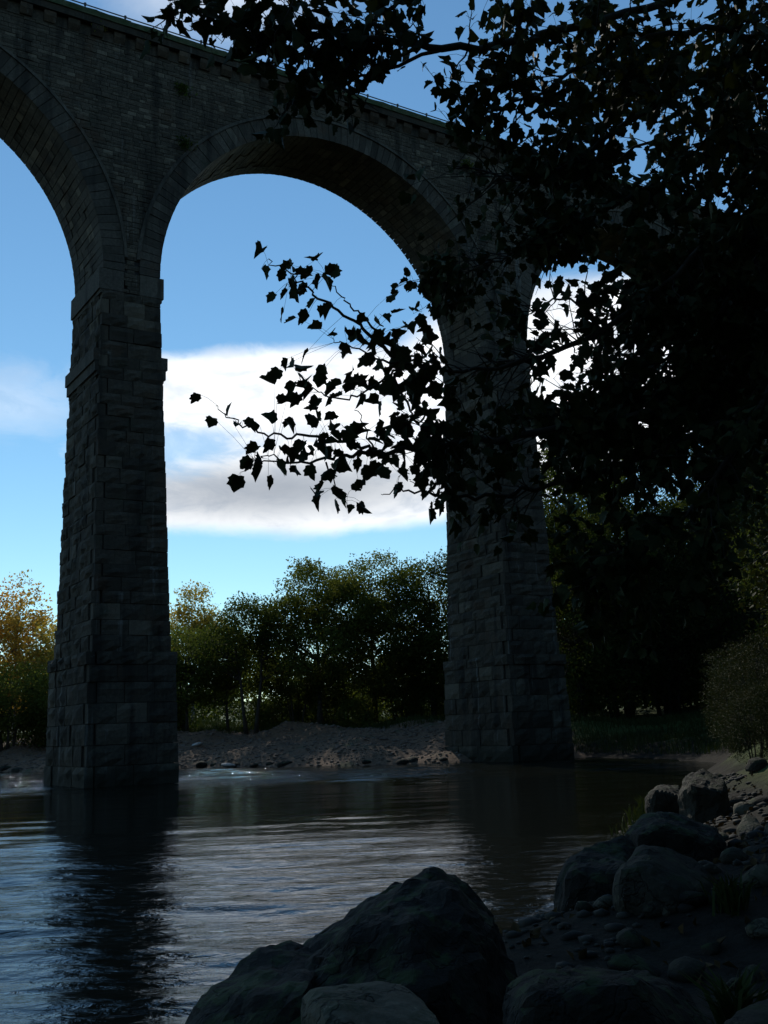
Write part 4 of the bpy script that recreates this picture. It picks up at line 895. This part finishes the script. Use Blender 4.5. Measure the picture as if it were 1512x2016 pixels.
# far shore rocks
r = random.Random(12); FG = 'dark rocks along the far waterline'
for i in range(58):
    f = i/57; x = -24 + f*26.5 + r.uniform(-.2, .2)
    ys_ = np.interp(x, [-24, -19.6, -10.4, -4.5, -1.5, 2.6], [67, 63.6, 60.3, 55.8, 54.3, 53.6]) + r.uniform(0.0, 1.3)
    if -9.2 > x > -9.4: continue
    s_ = r.uniform(0.14, 0.42)
    tag(link('waterline_rock', SM[(2, 6, 10, 0)[i % 4]], None, (x, ys_, 0.02 + r.uniform(0, 0.12)), (0, 0, r.uniform(0, 6)), (s_*1.4, s_, s_*0.75)), 'dark wet rock in the row along the far waterline', 'rock', FG)
wm = rock_mesh(91, M_ROCKW, 2, 8, (0.6, 0.85), 0.06)
q = at(450, 1499, 58.5); tag(link('white_stone', wm, None, (q[0], 58.5, gz(q[0], 58.5)+0.28), (0, 0.1, 0.3), (0.42, 0.25, 0.13)), 'white flat stone among the dark rocks at the far waterline', 'stone')
q = at(388, 1446, 66); tag(link('white_stone', wm, None, (q[0], 66, gz(q[0], 66)+0.15), (0, -0.25, 0.1), (0.36, 0.2, 0.12)), 'pale stone on the gravel slope just right of the first pier', 'stone')
# pebbles (uncountable)
def pebbles(name, X, Y, smin, smax, m, seed, zf, lift=0.0):
    r = np.random.default_rng(seed); V0, F0 = ICO[1]; n = len(X); Z = zf(X, Y)
    s = smin*(smax/smin)**(r.uniform(0, 1, n)**2.2); a = r.uniform(0, 6.28, n)
    sh = V0[None]*np.stack([s*r.uniform(0.8, 1.4, n), s*r.uniform(0.7, 1.1, n), s*r.uniform(0.35, 0.7, n)], 1)[:, None, :]
    sh *= r.uniform(0.82, 1.12, (n, len(V0)))[:, :, None]
    x = sh[..., 0]*np.cos(a)[:, None] - sh[..., 1]*np.sin(a)[:, None] + X[:, None]; y = sh[..., 0]*np.sin(a)[:, None] + sh[..., 1]*np.cos(a)[:, None] + Y[:, None]
    V = np.stack([x, y, sh[..., 2] + Z[:, None] + lift], -1).reshape(-1, 3); F = (F0[None] + (np.arange(n)*len(V0))[:, None, None]).reshape(-1, 3)
    return tag(link(name, mesh_np(name, V, F, m)), kind='stuff')
rr = np.random.default_rng(77); X = rr.uniform(-30, 9, 16000); Y = rr.uniform(52, 76, 16000); d = sdist(X, Y); k = (d > -0.3) & (d < 12.5)
pebbles('gravel_pebbles', X[k], Y[k], 0.03, 0.15, M_PEBBLE, 1, gravel_z, 0.01)
X = rr.uniform(-2, 9, 9000); Y = rr.uniform(2.5, 19, 9000); d = sdist(X, Y); k = (d > -0.4) & (d < 2.6 - 0.05*Y)
pebbles('bank_pebbles', X[k], Y[k], 0.02, 0.09, M_PEBDARK, 2, ground_z, 0.005)

# ------------------------------------------------------------------ grass
def blades(X, Y, h, seed, zf=ground_z):
    r = np.random.default_rng(seed); n = len(X); Z = zf(X, Y); a = r.uniform(0, 6.28, n); H = h*r.uniform(0.5, 1.3, n); w = H*0.045
    dx, dy = np.cos(a), np.sin(a); le = r.uniform(0.2, 0.9, n)*H; b = r.uniform(0, 6.28, n); lx, ly = np.cos(b)*le, np.sin(b)*le
    P0 = np.stack([X - dx*w, Y - dy*w, Z - 0.02], 1); P1 = np.stack([X + dx*w, Y + dy*w, Z - 0.02], 1)
    P2 = np.stack([X + dx*w*0.7 + lx*0.4, Y + dy*w*0.7 + ly*0.4, Z + H*0.65], 1); P3 = np.stack([X - dx*w*0.7 + lx*0.4, Y - dy*w*0.7 + ly*0.4, Z + H*0.65], 1)
    P4 = np.stack([X + lx, Y + ly, Z + H*0.92], 1)
    V = np.stack([P0, P1, P2, P3, P4], 1).reshape(-1, 3); i = np.arange(n)*5
    return V, np.concatenate([np.stack([i, i+1, i+2], 1), np.stack([i, i+2, i+3], 1), np.stack([i+3, i+2, i+4], 1)])
X = rr.uniform(8, 30, 60000); Y = rr.uniform(36, 74, 60000); d = sdist(X, Y); k = (d > 0.5) & (d < 11)
V, F = blades(X[k], Y[k], 0.32, 3); tag(link('bank_grass', mesh_np('bank_grass', V, F, M_GRASS)), kind='stuff')
X = rr.uniform(-34, 9, 70000); Y = rr.uniform(64, 92, 70000); d = sdist(X, Y); k = (d > 11.0)
V, F = blades(X[k], Y[k], 0.4, 4); tag(link('meadow_grass', mesh_np('meadow_grass', V, F, M_GRASS)), kind='stuff')
def tuft(label, x, y, n, h, spread, seed, name='grass_tuft', group=None, z=None):
    r = np.random.default_rng(seed); X = x + r.normal(size=n)*spread; Y = y + r.normal(size=n)*spread
    V, F = blades(X, Y, h, seed, zf=(ground_z if z is None else (lambda a, b: np.full_like(a, z)))); V = V - np.array([x, y, 0])
    return tag(link(name, mesh_np(name, V, F, M_GRASS), None, (x, y, 0)), label, 'grass tuft', group)
q = at(1450, 1950, 5.0); tuft('drooping grass tuft between the stones at the lower right', q[0], 5.0, 140, 0.26, 0.04, 5)
q = at(1440, 1800, 7.0); tuft('small grass tuft among stones right of the grey green boulder', q[0], 7.0, 90, 0.18, 0.05, 6)
tuft('tall grass tuft leaning over the water at the right shore', 4.25, 18.9, 120, 0.30, 0.2, 7)
tuft('short grass clump at the waterline below the leaning tuft', 3.8, 17.4, 80, 0.22, 0.16, 8)
# plants rooted in the viaduct masonry
def wall_plant(label, s, z, rad, seed, m=M_GREENLEAF):
    r = np.random.default_rng(seed); n = 160; P = r.normal(size=(n, 3))*np.array([rad, rad*0.35, rad*0.8]); P[:, 1] = -np.abs(P[:, 1]) - 0.02
    V, F = kite_leaves(P, 0.13, r)
    o = empty('wall_fern', (OX + s*math.sin(TH) + 0.1*math.cos(TH), OY + s*math.cos(TH) - 0.1*math.sin(TH), z), math.pi/2 - TH)
    link('foliage', mesh_np('foliage', V, F, m), o)
    b = MB(); b.tube([(0, 0.12, -0.05), (0, -0.03, 0), (0.02, -0.1, 0.08)], [0.02, 0.015, 0.006], 5); link('stem', b.mesh('stem', M_TWIG), o)
    return tag(o, label, 'plant')
wall_plant('green fern growing on the spandrel below the parapet above the first pier', 2.2, 30.2, 0.22, 1)
wall_plant('small dark plant at the start of the middle arch hood', 2.35, 27.5, 0.18, 2, M_DARKLEAF)
wall_plant('tiny green plant on the spandrel right of the middle arch', 18.0, 30.6, 0.2, 3)
wall_plant('dry brown weed hanging from the corbels above the left arch', -1.6, 31.9, 0.15, 4, M_GOLD2)
wall_plant('dry weed hanging from the corbels above the first pier', 0.4, 31.9, 0.15, 5, M_GOLD2)
wall_plant('bushy creeper at the foot of the middle arch on the second pier', 20.6, 13.3, 0.25, 6)
X = rr.uniform(-1.5, 7, 2600); Y = rr.uniform(3, 16, 2600); d = sdist(X, Y); k = (d > 0.3) & (d < 4)
P_ = np.stack([X[k], Y[k], ground_z(X[k], Y[k]) + 0.02], 1); V, F = kite_leaves(P_, 0.08, np.random.default_rng(5), 0.4)
tag(link('leaf_litter', mesh_np('leaf_litter', V, F, leaf_mat('dead_leaf', [(0.05, 0.032, 0.014), (0.10, 0.06, 0.022)], 0.05, 4.0))), kind='stuff')
